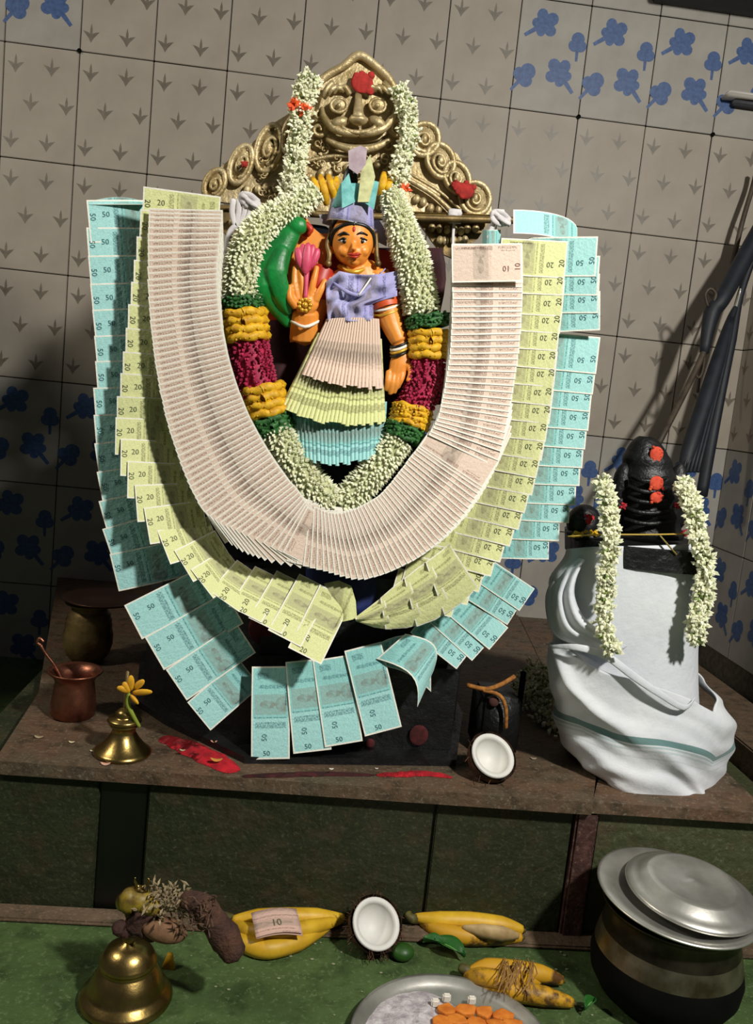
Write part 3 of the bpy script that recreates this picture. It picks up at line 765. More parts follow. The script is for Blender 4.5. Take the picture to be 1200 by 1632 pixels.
root = knot('short white thread wound on the brass cross bar above the first pale ten note', 724, 346, AY-.02, 6, [([(722,340),(722,352)],9),([(716,338),(734,340)],6),([(716,350),(734,351)],6),([(724,352),(722,375),(722,396)],2.4)])

# ================================================================== NOTE GARLANDS
def lerp_rows(rows, t):
    cs = [0]
    for i in range(1, len(rows)):
        a, b = rows[i-1], rows[i]
        cs.append(cs[-1]+math.hypot((a[0]+a[2]-b[0]-b[2])/2, (a[1]+a[3]-b[1]-b[3])/2))
    q = t*cs[-1]
    for i in range(1, len(rows)):
        if q <= cs[i]+1e-9:
            k = (q-cs[i-1])/(cs[i]-cs[i-1]); k = min(1, max(0, k))
            p0 = rows[max(i-2,0)]; p1 = rows[i-1]; p2 = rows[i]; p3 = rows[min(i+1,len(rows)-1)]
            return [.5*(2*p1[j]+(p2[j]-p0[j])*k+(2*p0[j]-5*p1[j]+4*p2[j]-p3[j])*k*k+(3*p1[j]-p0[j]-3*p2[j]+p3[j])*k**3) for j in range(6)]
def make_note(root, o, i_, wd, W, kind, tilt, bend=.0, curl=0.0, detail=True, name='banknote', label=None):
    e = i_-o; L = e.length; eh = e/L; wd = (wd-eh*wd.dot(eh)).normalized()
    n_ = eh.cross(wd).normalized()
    flipv = -1 if n_.y > 0 else 1
    if n_.y > 0: n_ = -n_
    T = math.tan(tilt)
    def fn(u, v, h=0.0):
        return o+e*u+wd*((v-.5)*W)+n_*(-(v-.5)*W*T+bend*math.sin(PI*u)+curl*(1-u)**2+h)
    m_, ink = {10:(N10,INKR),20:(N20,INK),50:(N50,INKB)}[kind]
    g = M().grid(fn, 8 if detail else 5, 3 if detail else 2)
    if detail:
        def put(t_, u, v, hgt, rot):
            V, Fc = text(t_); pts = []
            for x, y in V:
                x *= hgt; y *= hgt
                if rot: a, b = -y*flipv, x
                else: a, b = x, y*flipv
                pts.append(fn(u+a/L, v+b/W, .0006))
            g.add(pts, Fc, 1); g.add([p-n_*.0012 for p in pts], [f[::-1] for f in Fc], 1) if False else None
        put(str(kind), .065, .40, .0085, True)
        put(str(kind), .235, .34, .0085, False)
        put('RESERVE BANK OF INDIA', .70, .90, .0022, False)
    if detail and flipv < 0: g.uv = {k: [(q[0], 1-q[1]) for q in vv] for k, vv in g.uv.items()}
    ob = obj(name, g, [m_, ink], root, sm=True, label=label)
    return ob
def garland(rows, n, kind, W, tilt, root, detail=True, bend=.0, jit=.5):
    """rows: outer x,y, inner x,y (photo points), depth outer, depth inner"""
    for k in range(n):
        t = (k+.5)/n; r0 = lerp_rows(rows, t); ra = lerp_rows(rows, max(0,t-.01)); rb = lerp_rows(rows, min(1,t+.01))
        j = lambda: random.uniform(-jit, jit)
        o = U(r0[0]+j(), r0[1]+j(), r0[4]); i_ = U(r0[2]+j(), r0[3]+j(), r0[5])
        c0 = (U(ra[0],ra[1],ra[4])+U(ra[2],ra[3],ra[5]))/2; c1 = (U(rb[0],rb[1],rb[4])+U(rb[2],rb[3],rb[5]))/2
        make_note(root, o, i_, c1-c0, W, kind, tilt+random.uniform(-.004,.004), bend, 0, detail)
def mirror_tail(rows): pass
Y10 = 1.415
g10 = thing('note_garland', 'innermost U-shaped garland of closely overlapped pale pink-brown ten-rupee notes', 'note garland', tuple(U(540, 880, Y10)), 'banknote garlands')
R10 = [(238,362,356,366,Y10+.01,Y10),(240,480,350,470,Y10+.01,Y10),(254,600,366,575,Y10+.005,Y10),(284,720,402,672,Y10,Y10),(338,832,452,752,Y10-.01,Y10),
       (405,872,492,802,Y10-.015,Y10-.005),(480,895,516,822,Y10-.015,Y10-.006)]
garland(R10, 66, 10, .060, .14, g10, False)
R10b = [(480,900,508,800,Y10-.012,Y10-.004),(545,910,540,812,Y10-.015,Y10-.006),(606,916,574,808,Y10-.018,Y10-.008),(690,872,622,776,Y10-.018,Y10-.008),(748,812,656,728,Y10-.018,Y10-.01),
        (784,752,684,686,Y10-.018,Y10-.012)]
garland(R10b, 42, 10, .055, .13, g10, False)
R10c = [(803,722,694,668,Y10-.012,Y10-.012),(808,690,700,652,Y10-.012,Y10-.012),(814,640,706,622,Y10-.01,Y10-.012),(826,540,716,540,Y10-.01,Y10-.012),(832,458,720,458,Y10-.01,Y10-.012),(833,418,721,416,Y10-.01,Y10-.012)]
garland(R10c, 30, 10, .060, .14, g10, False)
make_note(g10, U(832,418,Y10-.026), U(720,420,Y10-.024), U(776,380,Y10-.02)-U(776,460,Y10-.02), .058, 10, .03)
for (x0,y0,x1,y1) in ((345,846,420,800),(432,874,480,800),(422,868,472,800),(612,912,590,860)):
    make_note(g10, U(x0,y0,Y10+.004), U(x1,y1,Y10+.006), U(x0+30,y0+20,Y10)-U(x0,y0,Y10), .05, 10, .05, detail=False)
Y20 = 1.45
g20 = thing('note_garland', 'middle garland of yellow-green twenty-rupee notes, twisted at its lowest point', 'note garland', tuple(U(560, 980, Y20)), 'banknote garlands')
R20 = [(228,318,352,334,Y20-.02,Y20-.01),(216,420,340,432,Y20-.01,Y20),(204,520,328,530,Y20-.005,Y20),(192,620,312,627,Y20-.005,Y20+.01),(184,690,285,694,Y20-.01,Y20+.02),
       (203,765,300,768,Y20-.02,Y20+.02),(240,848,330,832,Y20-.03,Y20+.02),(283,892,352,862,Y20-.035,Y20+.015),(330,938,382,900,Y20-.045,Y20+.005),(378,972,420,912,Y20-.055,Y20+.0),
       (420,996,464,920,Y20-.065,Y20-.01),(458,1022,508,930,Y20-.075,Y20-.02),(497,1056,548,950,Y20-.085,Y20-.03)]
garland(R20, 23, 20, .060, .05, g20, True, .0, 1)
R20b = [(716,962,622,938,Y20-.045,Y20-.012),(747,943,640,914,Y20-.045,Y20-.01),(788,895,682,868,Y20-.05,Y20-.005),(830,825,728,800,Y20-.05,Y20),(858,745,758,727,Y20-.045,Y20),
        (878,655,778,645,Y20-.035,Y20),(888,560,790,552,Y20-.025,Y20),(897,480,792,475,Y20-.02,Y20),(904,404,798,400,Y20-.02,Y20-.005)]
garland(R20b, 21, 20, .058, .05, g20, True, 0, 1)
# twisted run of notes between the two halves
def tw(A, B, amp):
    def fn(u, v):
        k = min(int(u*(len(A)-1)), len(A)-2); f_ = u*(len(A)-1)-k
        a = [A[k][n]*(1-f_)+A[k+1][n]*f_ for n in range(2)]; b = [B[k][n]*(1-f_)+B[k+1][n]*f_ for n in range(2)]
        return U(a[0]*(1-v)+b[0]*v, a[1]*(1-v)+b[1]*v, Y20-.052-amp*math.sin(PI*v)-.004*math.sin(v*14+u*5))
    return fn
for A, B in (([(566,984),(590,966),(612,949)],[(567,990),(596,1000),(624,1004)]),([(606,953),(628,934),(650,917)],[(614,1003),(648,1001),(676,994)]),([(644,922),(664,906),(684,892)],[(664,999),(694,988),(722,970)]),([(678,896),(700,880),(716,866)],[(708,980),(738,960),(762,936)])):
    g = M().grid(tw(A, B, .012), 8, 10); g.uv = {k: [(1-q[1], q[0]) for q in vv] for k, vv in g.uv.items()}
    obj('banknote', g, [N20, INK], g20)
def pinch(u, v):
    A = [(516,930),(540,925),(560,934),(567,958),(569,986)]; k = min(int(u*4), 3); f_ = u*4-k
    x = A[k][0]*(1-f_)+A[k+1][0]*f_; y = A[k][1]*(1-f_)+A[k+1][1]*f_
    return U(x+(540-x)*v, y+(992-y)*v, Y20-.022-.022*u-.008*math.sin(PI*v))
g = M().grid(pinch, 12, 6); g.uv = {k: [(.55+.4*q[0], .1+.8*q[1]) for q in vv] for k, vv in g.uv.items()}; obj('banknote', g, [N20, INK], g20)
Y50 = 1.50
g50 = thing('note_garland', 'outermost garland of turquoise fifty-rupee notes, broken into hanging groups', 'note garland', tuple(U(540, 1080, Y50)), 'banknote garlands')
R50 = [(140,338,262,338,Y50-.02,Y50+.01),(141,420,262,420,Y50-.02,Y50),(150,520,270,515,Y50-.02,Y50),(154,600,275,595,Y50-.02,Y50),(151,690,275,685,Y50-.02,Y50),(160,780,285,760,Y50-.02,Y50),
       (172,870,290,835,Y50-.02,Y50),(186,926,300,905,Y50-.02,Y50)]
garland(R50, 14, 50, .066, .04, g50, True, .004, 1)
# shoulder note bending over at the top left, and at the top right
def over(x0, y0, x1, y1, lift, Y, flip=1):
    def fn(u, v):
        x = x0+(x1-x0)*u; y = (y0+(y1-y0)*u) - lift*(1-v)**.6*math.sin(PI*min(1,max(0,.12+.76*u))) 
        return U(x, y+0*v, Y+.055*(1-v))
    g = M().grid(fn, 10, 6); return obj('banknote', g, [N50, INKB], g50)
over(142, 326, 232, 326, 12, Y50-.02); 
def over2(u, v):
    a = PI*.5*u
    return U(818+88*math.sin(a)*1.0+14*u, 372-38*(1-v) + 30*u*u*(1-.0*v), Y50+.02-.03*v)
obj('banknote', M().grid(over2, 10, 5), [N50, INKB], g50)
obj('banknote', M().grid(lambda u, v: U(768+30*u, 366+28*v, Y50+.03-.02*math.sin(PI*u)), 4, 3), [N50, INKB], g50)
def single(o, i_, w0, W=.066, tilt=.03, Yo=1.41, Yi=1.46, bend=0, curl=0):
    O = U(o[0], o[1], Yo); I = U(i_[0], i_[1], Yi)
    return make_note(g50, O, I, U(o[0]+w0[0], o[1]+w0[1], Yo)-O, W, 50, tilt, bend, curl)
# lower left fan of four
for k, (o, i_) in enumerate((((212,992),(350,922)),((246,1042),(374,968)),((281,1092),(392,1016)),((317,1142),(398,1072)))):
    single(o, i_, (34,49), .064, .05, 1.43, 1.47)
# four upright at the bottom
for k, (o, i_) in enumerate((((431,1210),(432,1062)),((498,1198),(485,1052)),((548,1186),(528,1048)),((611,1166),(578,1030)))):
    single(o, i_, (50,-8), .064, .05, 1.405-.0*k, 1.44, bend=.004)
# the curling one
def cu(u, v):
    a = U(600+46*v, 1050-40*v, 1.43); b = U(665+26*v, 1127-58*v, 1.40+.045*v)
    p = a.lerp(b, u); return p+Vector((.022*math.sin(PI*u), -.012*math.sin(PI*u), .018*math.sin(PI*u)))
obj('banknote', M().grid(lambda u, v: cu(1-u, v), 10, 6), [N50, INKB], g50)
obj('banknote', M().grid(lambda u, v: U(575+112*u, 1042-30*math.sin(PI*u*.75)+60*u*v+22*v, 1.462+.004*v), 10, 5), [N50, INKB], g50)
# lower right groups
for k, (o, i_) in enumerate((((742,1048),(668,990)),((768,1036),(700,975)),((795,1018),(728,962)))):
    single(o, i_, (32,-20), .050, .10, 1.43, 1.47)
for k, (o, i_) in enumerate((((820,978),(752,935)),((840,956),(775,912)))):
    single(o, i_, (22,-30), .046, .10, 1.44, 1.47)
R50b = [(868,872,792,872,Y50-.02,Y50+.0),(905,812,806,808,Y50-.02,Y50),(924,750,818,745,Y50-.02,Y50),(938,670,828,662,Y50-.02,Y50),(948,600,835,590,Y50-.02,Y50),(955,556,840,545,Y50-.02,Y50)]
garland(R50b, 11, 50, .062, .05, g50, True, .003, 1)
R50c = [(956,505,842,512,Y50-.04,Y50-.0),(954,450,842,450,Y50-.04,Y50),(950,400,840,400,Y50-.04,Y50)]
garland(R50c, 4, 50, .064, .05, g50, True, .003, 1)

# ================================================================== LINGAM GROUP
LC = UZ(1025, 1265, -.004); LC.z = -.004
LX, LYc = U(1008, 1100, 1.53).x, 1.53
LG = thing('cloth_wrapped_pedestal', 'pedestal wrapped in white cloth with green stripes, carrying the black lingam at the right', 'pedestal', (LX, LYc, -.004))
CW = None
def cloth_mat():
    t = NT('white_cotton'); uvn = t.n('ShaderNodeUVMap'); sx = t.n('ShaderNodeSeparateXYZ'); t.l(uvn.outputs[0], sx.inputs[0]); v = sx.outputs[1]
    c = t.mix(t.noise(8, 3), lin('DEE0E3'), lin('CDD1D6'))
    def stripe(a, b, w_, col):
        nonlocal c
        m_ = t.math('MULTIPLY', t.math('GREATER_THAN', v, a), t.math('LESS_THAN', v, b)); c = t.mix(t.math('MULTIPLY', m_, w_), c, lin(col))
    stripe(.455, .505, .85, '3E7470'); stripe(.515, .53, .45, '6E9A98'); stripe(.545, .56, .35, '8AAAA8'); stripe(.60, .612, .2, '8A9698')
    t.col(c); t.b.inputs['Roughness'].default_value = .85; t.b.inputs['Sheen Weight'].default_value = .2; t.b.inputs['Specular IOR Level'].default_value = .2
    t.bump(t.noise(60, 5), .25, .002); return t.m
CLOTHW = cloth_mat()
PLAINC = mat('white_cotton_plain', 'DCDFE3', .85, c2='CBD0D6', ns=8, bump=.25, bs=60, spec=.2)
def edge(tab, y):
    for i in range(len(tab)-1):
        if y <= tab[i+1][0]:
            k = (y-tab[i][0])/(tab[i+1][0]-tab[i][0]); k = max(0, min(1, k)); k = k*k*(3-2*k); return tab[i][1]*(1-k)+tab[i+1][1]*k
    return tab[-1][1]
# plinth inside the cloth: square-ish block with chamfered corners
def ring_surface(y_of, L_, R_, depth, Yc, fold, n1=72, n2=40, a0=-.15, a1=1.15, sq=.55):
    """sheet wrapped round the front of a pedestal; y_of(u,v) gives the photo height"""
    def fn(u, v):
        a = PI*(a0+(a1-a0)*u); y = y_of(u, v)
        cs = -math.cos(a); sn = math.sin(a)
        cs = math.copysign(abs(cs)**sq, cs); sn = math.copysign(abs(sn)**sq, sn)
        xl = edge(L_, y); xr = edge(R_, y); xm = (xl+xr)/2; hw = (xr-xl)/2
        k = 1+fold(u, v)
        return U(xm+hw*cs*k, y, Yc-depth*sn*k)
    return M().grid(fn, n1, n2)
Lt = [(880,903),(930,880),(1000,878),(1060,884),(1160,896),(1230,940),(1290,968)]
Rt = [(880,1118),(950,1122),(1040,1112),(1100,1112),(1290,1130)]
g = ring_surface(lambda u, v: 870+304*v+ (8-16*u), Lt, Rt, .105, LYc, lambda u, v: (.018*math.sin(9*v+7*u)+.03*math.sin(14*v-5*u))*(1 if u < .42 else .15)*(1-.3*v), sq=.62)
g.uv = {}
obj('upper_wrap', g, PLAINC, LG, solid=.003)
# sash fold across the left flank
def sash(k):
    pts = [U(x, y, LYc-.03-dd) for x, y, dd in k]; return pts
def crv(P, t):
    k = t*(len(P)-1); i = min(int(k), len(P)-2); f_ = k-i; a = P[max(i-1,0)]; b = P[i]; c = P[i+1]; d = P[min(i+2, len(P)-1)]
    return tuple(.5*(2*b[n]+(c[n]-a[n])*f_+(2*a[n]-5*b[n]+4*c[n]-d[n])*f_*f_+(3*b[n]-a[n]-3*c[n]+d[n])*f_**3) for n in range(3))
A_ = [(905,888,1.50),(884,918,1.49),(870,955,1.48),(880,1005,1.45),(915,1028,1.42),(975,1046,1.395)]
B_ = [(932,892,1.425),(918,920,1.418),(915,950,1.412),(930,985,1.40),(962,1008,1.395),(1000,1030,1.395)]
def sash(u, v):
    a = crv(A_, u); b = crv(B_, u); q = [a[k]+(b[k]-a[k])*v for k in range(3)]
    bulge = math.sin(PI*v)**.7*.022*math.sin(PI*min(1,u*1.1+.06)) + .006*math.sin(v*15+u*3)*math.sin(PI*u)
    return U(q[0], q[1], q[2]-bulge)
obj('sash_fold', M().grid(sash, 40, 24), PLAINC, LG, solid=.003)
# lower wrap, falling diagonally from left to right
Lb = [(1000,872),(1030,876),(1090,874),(1130,884),(1180,900),(1220,918),(1250,950),(1290,985)]
Rb = [(1000,1112),(1060,1112),(1085,1124),(1120,1150),(1160,1174),(1190,1170),(1225,1150),(1260,1142),(1290,1148)]
def yl(u, v):
    top = 1022+ (28*u if u < .3 else 8.4+ (u-.3)*250 if u < .72 else 113.4-(u-.72)*260)
    bot = 1218+ 74*min(1, u/.42)**.8 - 14*max(0, u-.6)
    return top+(bot-top)*v
def lf(u, v):
    d = v*2.2-u*1.6
    cr = v-(u*1.9-.42)
    return .085*math.exp(-(cr/.09)**2)*(1 if cr < 0 else math.exp(-cr*14)) - .02*math.exp(-((cr-.1)/.06)**2) + .035*math.sin(d*6+1)*(.4+v*.6)+.022*math.sin(u*17+v*9)*(.3+v)+.02*math.sin(d*15)*v
g = ring_surface(yl, Lb, Rb, .132, LYc, lf, 110, 60, sq=.72)
obj('lower_wrap', g, CLOTHW, LG, solid=.003)
g = M().tube([U(876,1030,1.44), U(920,1032,1.395), U(965,1045,1.385), U(1010,1078,1.38), U(1050,1105,1.38), U(1090,1128,1.39), U(1108,1112,1.41)], [.002,.006,.007,.007,.006,.005,.002], 10, flat=.3); obj('rolled_fold', g, PLAINC, LG)
# stone block seen above the cloth and dark foot
def slabring(y0, y1, xl, xr, dep, mt, nm, par=LG, Yc=LYc):
    g = M(); n = 40; vv = []
    for y in (y0, y1):
        for i in range(n):
            a = 2*PI*i/n; cs = math.copysign(abs(math.cos(a))**.6, math.cos(a)); sn = math.copysign(abs(math.sin(a))**.6, math.sin(a))
            zc = U((xl+xr)/2, y, Yc).z; p = U((xl+xr)/2, y, Yc); vv.append(Vector((p.x+S((xr-xl)/2, Yc)*cs, Yc+dep*sn, zc)))
    g.add(vv, [[i, (i+1) % n, (i+1) % n+n, i+n] for i in range(n)]+[list(range(n))[::-1], list(range(n, 2*n))]); return obj(nm, g, mt, par, sm=True, ang=40)
slabring(1262, 868, 936, 1092, .066, BLK, 'stone_block')
slabring(892, 858, 903, 1128, .11, BLK, 'stone_top')
g = M().tube([U(905,855,1.435), U(960,852,1.418), U(1040,852,1.415), U(1128,850,1.44)], .0015, 6); obj('painted_yellow_line', g, mat('yellow_paint','B89A3C',.6), LG)
g = M().tube([U(1052,854,1.414), U(1078,884,1.418)], .0015, 6, sm=1)
obj('painted_yellow_line', g, mat('yellow_paint2','8A7A3A',.6), LG)
# lingam
ling = thing('lingam', 'tall ridged black stone lingam dotted with red powder, draped by jasmine strings', 'lingam', tuple(U(1035, 853, 1.52)))
top = U(1030, 696, 1.52); base = U(1036, 853, 1.52)
prof = [(0,1.0),(.18,.985),(.32,.95),(.45,.88),(.58,.76),(.70,.62),(.80,.46),(.90,.30),(.97,.15),(1.0,.04)]
def lfn(u, v):
    ax = base.lerp(top, 0); 
    z = v; 
    for i in range(len(prof)-1):
        if prof[i+1][1] <= 1-v+.0001: break
    r = .056*(max(.0, 1-max(0,(v-.30)/.72)**2.0))**.5
    rid = 1+.035*math.sin(v*34)*(1 if v < .85 else 0)
    if v < .05: rid *= 1.04
    a = 2*PI*u; c = base.lerp(top, v)
    return c+Vector((r*rid*math.cos(a), r*rid*.9*math.sin(a), 0))
obj('stone', M().grid(lfn, 40, 70), BLK, ling)
for sx in (-1, 1):
    c = U(1035+sx*44, 775, 1.51); g = M().ball(c, (.018,.016,.042), 14); g.ball(U(1035+sx*50,812,1.51), (.014,.018,.036), 12)
    obj('hood_side', g, BLK, ling)
g = M()
for k in range(5):
    y = 765+17*k; h = 28+3*k
    g.tube([U(1035-h,y-6,1.482), U(1035-h*.5,y,1.466), U(1036,y+2,1.462), U(1035+h*.5,y,1.466), U(1035+h,y-4,1.482)], .0042, 7)
obj('coil_ridge', g, BLK, ling, kind='stuff')
RD = mat('red_dot_powder', 'C03A28', .9, c2='DC5A3A', ns=80)
for x, y, rx, rz, Yd in ((1046,724,12,13,1.484),(1046,770,12,12,1.459),(1046,793,11,9,1.456)):
    g = M()
    g.ball(U(x,y,Yd), (S(rx,1.47), .0035, S(rz,1.47)), 12)
    for k in range(8): g.ball(U(x+random.uniform(-rx,rx)*.9, y+random.uniform(-rz,rz)*.9, Yd), (S(3,1.47), .004, S(3,1.47)), 6)
    obj('red_powder_dot', g, RD, ling)
for x, y in ((992,806),(1080,804),(1090,850)):
    g = M()
    for k in range(14):
        v = Vector((random.gauss(0,1), random.gauss(0,1)-.6, random.gauss(0,1))).normalized(); bud(g, U(x,y,1.46), v, .009, .003)
    tag(obj('red_flower', g, mat('red_flower', 'C02438', .7, c2='8E1422', ns=90), sm=False), {992:'small red flower tucked at the left of the lingam', 1080:'small red flower at the right of the lingam, higher of two', 1090:'dark red flower at the lower right of the lingam'}[x], 'flower', 'red flowers on the lingam')
# small stone beside it
sm_ = thing('small_stone_image', 'small rounded black stone image left of the lingam with red flower and yellow rice', 'statue', tuple(U(928, 856, 1.50)))
g = M().ball(U(930,834,1.50), (.030,.030,.034), 20); g.ball(U(934,852,1.49), (.036,.034,.010), 16); obj('stone', g, BLK, sm_)
g = M()
for k in range(26): g.ball(U(910+45*random.random(), 846+10*random.random(), 1.455), .0028, 6)
obj('yellow_rice', g, YELP, sm_, kind='stuff')
g = M()
for k in range(20):
    v = Vector((random.gauss(0,1), random.gauss(0,1)-.8, random.gauss(0,1))).normalized(); bud(g, U(937,826,1.463), v, .012, .004)
tag(obj('red_flower', g, mat('red_flower2', 'D02A2E', .7, c2='A01820', ns=90), sm=False), 'bright red flower on the small black stone left of the lingam', 'flower', 'red flowers on the lingam')
string('jasmine_string', [U(960,765,1.43), U(968,800,1.40), U(974,860,1.385), U(966,930,1.378), U(962,990,1.375), U(976,1040,1.37)], .0145,
       'jasmine string hanging over the left half of the white-wrapped pedestal', 'jasmine strings', 1.6, (), .014, .0042)
string('jasmine_string', [U(1086,765,1.44), U(1102,800,1.42), U(1112,850,1.405), U(1124,905,1.40), U(1118,960,1.395), U(1110,1000,1.395), U(1108,1022,1.40)], .0155,
       'jasmine string hanging over the right edge of the white-wrapped pedestal', 'jasmine strings', 1.6, (), .014, .0042)

# ================================================================== POLES IN THE CORNER
PB = mat('pole_wood', '4A3E30', .6, c2='2E261E', ns=30); PK = mat('pole_black', '10141C', .6, c2='181E28', ns=30)
st = thing('walking_stick', 'thin brown wooden stick with dark cloth wound round its upper end, leaning in the corner', 'stick', tuple(U(1050, 700, 2.1)))
g = M().tube([U(1050,706,2.2), U(1100,608,2.3), U(1128,545,2.35), U(1140,500,2.38)], [.0085,.0085,.009,.010], 8); obj('shaft', g, PB, st)
g = M().tube([U(1122,562,2.34), U(1134,500,2.36), U(1150,478,2.36), U(1176,430,2.40), U(1215,360,2.45)], [.012,.022,.022,.024,.024], 10); obj('cloth_wrap', g, PK, st)
g = M().tube([U(1128,488,2.35), U(1124,470,2.35), U(1132,460,2.35), U(1141,468,2.35), U(1138,480,2.35)], .004, 6); obj('wire_hook', g, PB, st)
g = M().tube([U(1124,560,2.34), U(1120,590,2.34), U(1114,602,2.34), U(1108,596,2.34)], .0035, 6); obj('wire_hook', g, PB, st)
g = M().tube([U(1160,455,2.5), U(1172,400,2.52), U(1184,350,2.53), U(1200,296,2.55), U(1206,270,2.55)], .0075, 8)
g.tube([U(1112,625,2.45), U(1122,560,2.48), U(1160,455,2.5)], .004, 6)
tag(obj('metal_rod', g, PB), 'thin dark rod standing behind the cloth-wound stick against the tiled corner', 'rod')
um = thing('folded_umbrella', 'long black folded umbrella leaning against the tiled corner behind the lingam', 'umbrella', tuple(U(1090, 760, 2.2)))
g = M().tube([U(1090,750,2.2), U(1100,712,2.22), U(1124,640,2.28), U(1146,570,2.34), U(1162,515,2.4), U(1172,490,2.42)], [.016,.021,.023,.020,.012,.007], 12)
for k in range(5): g.tube([U(1088+6*k,752,2.18), U(1138+3.4*k,590,2.31), U(1164+1.5*k,505,2.4)], [.005,.006,.003], 6)
obj('canopy', g, PK, um); obj('tip', M().tube([U(1168,505,2.41), U(1178,470,2.43), U(1180,460,2.43)], [.006,.004,.003], 8), STEEL, um)
g = M().tube([U(1118,790,2.35), U(1134,700,2.37), U(1150,620,2.4), U(1166,540,2.44), U(1180,470,2.48), U(1204,400,2.5)], [.016,.016,.014,.014,.010,.010], 10)
tag(obj('black_pole', g, PK), 'black pole leaning in the corner at the right of the folded umbrella', 'pole')
# small white bracket on the wall at the top right
br = thing('wall_bracket', 'small white bracket sticking out of the tiles at the upper right edge', 'bracket', tuple(U(1185, 152, WY)))
a = U(1158,150,WY-.04); b = U(1200,158,WY-.04)
g = M().box((a.x, WY-.06, b.z), (SX-.005, WY, b.z+.010), 0, .003); obj('shelf_plate', g, mat('white_enamel', 'C8C4BC', .4), br)
g = M().box((a.x+.03, WY-.03, b.z-.016), (SX-.01, WY, b.z), 0, .003); obj('support', g, GREYL, br)

# ================================================================== ON THE SLAB
# half coconuts
HUSK = mat('coconut_husk', '6A4630', .9, c2='3A2418', ns=60, bump=.8, bs=90, bd=.004)
FLESH = mat('coconut_flesh', 'DEDDD8', .5, c2='D2D0C8', ns=14)
def coconut(px, py, Y, R, tilt, label, base_z, fib=60):
    c = U(px, py, Y)
    root = thing('coconut_half', label, 'coconut', (c.x, c.y, base_z), 'coconut halves')
    ax = Vector(tilt).normalized(); q = Vector((0,0,1)).rotation_difference(ax).to_matrix()
    outer = []; inner = []
    for i in range(12):
        a = PI/2*i/11; outer.append((R*1.07*math.sin(a)**.85+.00001, -R*1.08*math.cos(a)))
    k = .76
    for i in range(12):
        a = PI/2*(11-i)/11; inner.append((R*k*math.sin(a)+.00001, -R*k*math.cos(a)))
    n_ = 36
    g = M().lathe(outer, c, n_, 0, q); 
    for v in range(len(g.v)):
        d = (g.v[v]-c); g.v[v] = c+d*(1+.03*noise.noise(g.v[v]*60))
    obj('shell', g, HUSK, root)
    g = M().lathe([(R*.965,-.003),(R*.96,.001),(R*.92,.0018),(R*.83,.001)]+inner, c, n_, 0, q); obj('flesh', g, FLESH, root)
    g = M()
    for j in range(fib):
        a = random.uniform(0,2*PI); th = random.uniform(.5,1.55); d = q @ Vector((math.sin(th)*math.cos(a), math.sin(th)*math.sin(a), -math.cos(th)))
        t = (d.orthogonal().normalized()*random.uniform(-1,1)+ax*random.uniform(-.4,.7)+d*.7).normalized()
        p = c+d*R*.99; g.tube([p, p+t*.008, p+t*.014+Vector((0,0,-.003))], .0006, 4, sm=1)
    obj('husk_fibre', g, HUSK, root, sm=False, kind='stuff')
    return root
coconut(786, 1204, 1.405, .041, (.22,-.60,.66), 'clean white coconut half standing on the slab edge beside the goddess pedestal', 0, 20)
# small black stone with yellow strings, and an iron rod
sb = thing('small_black_stone', 'low black stone block with orange garland strings at the right of the pedestal', 'stone', tuple(UZ(775,1200,0)))
a = UZ(752,1200,0); b = UZ(808,1200,0)
g = M().box((a.x+.005, 1.50, 0), (b.x+.012, 1.60, .11), 0, .008); obj('block', g, BLK, sb)
g = M().tube([U(745,1092,1.50), U(775,1098,1.488), U(800,1090,1.49), U(820,1078,1.50)], S(4,1.5), 7)
g.tube([U(770,1100,1.488), U(796,1108,1.486), U(806,1130,1.488), U(806,1160,1.488)], S(3.4,1.5), 7); obj('orange_string', g, mat('orange_string', 'B87830', .8, c2='7A4A1C', ns=90), sb)
g = M().ball(U(787,1118,1.494), (.010,.006,.010), 12); obj('red_powder_dot', g, mat('brown_dot', '4A2A22', .9), sb)
p = UZ(820, 1190, 0)
tag(obj('iron_rod', M().tube([Vector((p.x,1.56,0)), Vector((p.x,1.56,.145))], .0055, 10), SOOT), 'short black iron rod upright between the small black stone and the heap of jasmine', 'rod')
# heap of jasmine
hp = thing('jasmine_heap', 'loose heap of jasmine with orange petals on the slab left of the white-wrapped pedestal', 'flowers', tuple(UZ(855,1150,0)))
g = M(); g2 = M(); g3 = M()
hc = UZ(848,1140,0)
for i in range(900):
    t = random.random(); an = random.uniform(0,2*PI)
    c = UZ(832+62*t, 1118+44*t, 0)+Vector((random.gauss(0,.018), random.gauss(0,.03), 0)); hgt = .085*math.exp(-((c.x-hc.x)**2+(c.y-hc.y-.03)**2)/.0045)
    c.z = .004+random.random()*hgt*1.25
    v = Vector((random.gauss(0,1), random.gauss(0,1), abs(random.gauss(0,1)))).normalized()
    bud((g if i % 4 else g3) if i % 50 else g2, c, v, .013, .0036)
obj('jasmine_buds', g, WHITE, hp, sm=False, kind='stuff'); obj('orange_petals', g2, ORNG, hp, sm=False, kind='stuff'); obj('green_calyxes', g3, mat('calyx_green2','7E8A50',.7), hp, sm=False, kind='stuff')
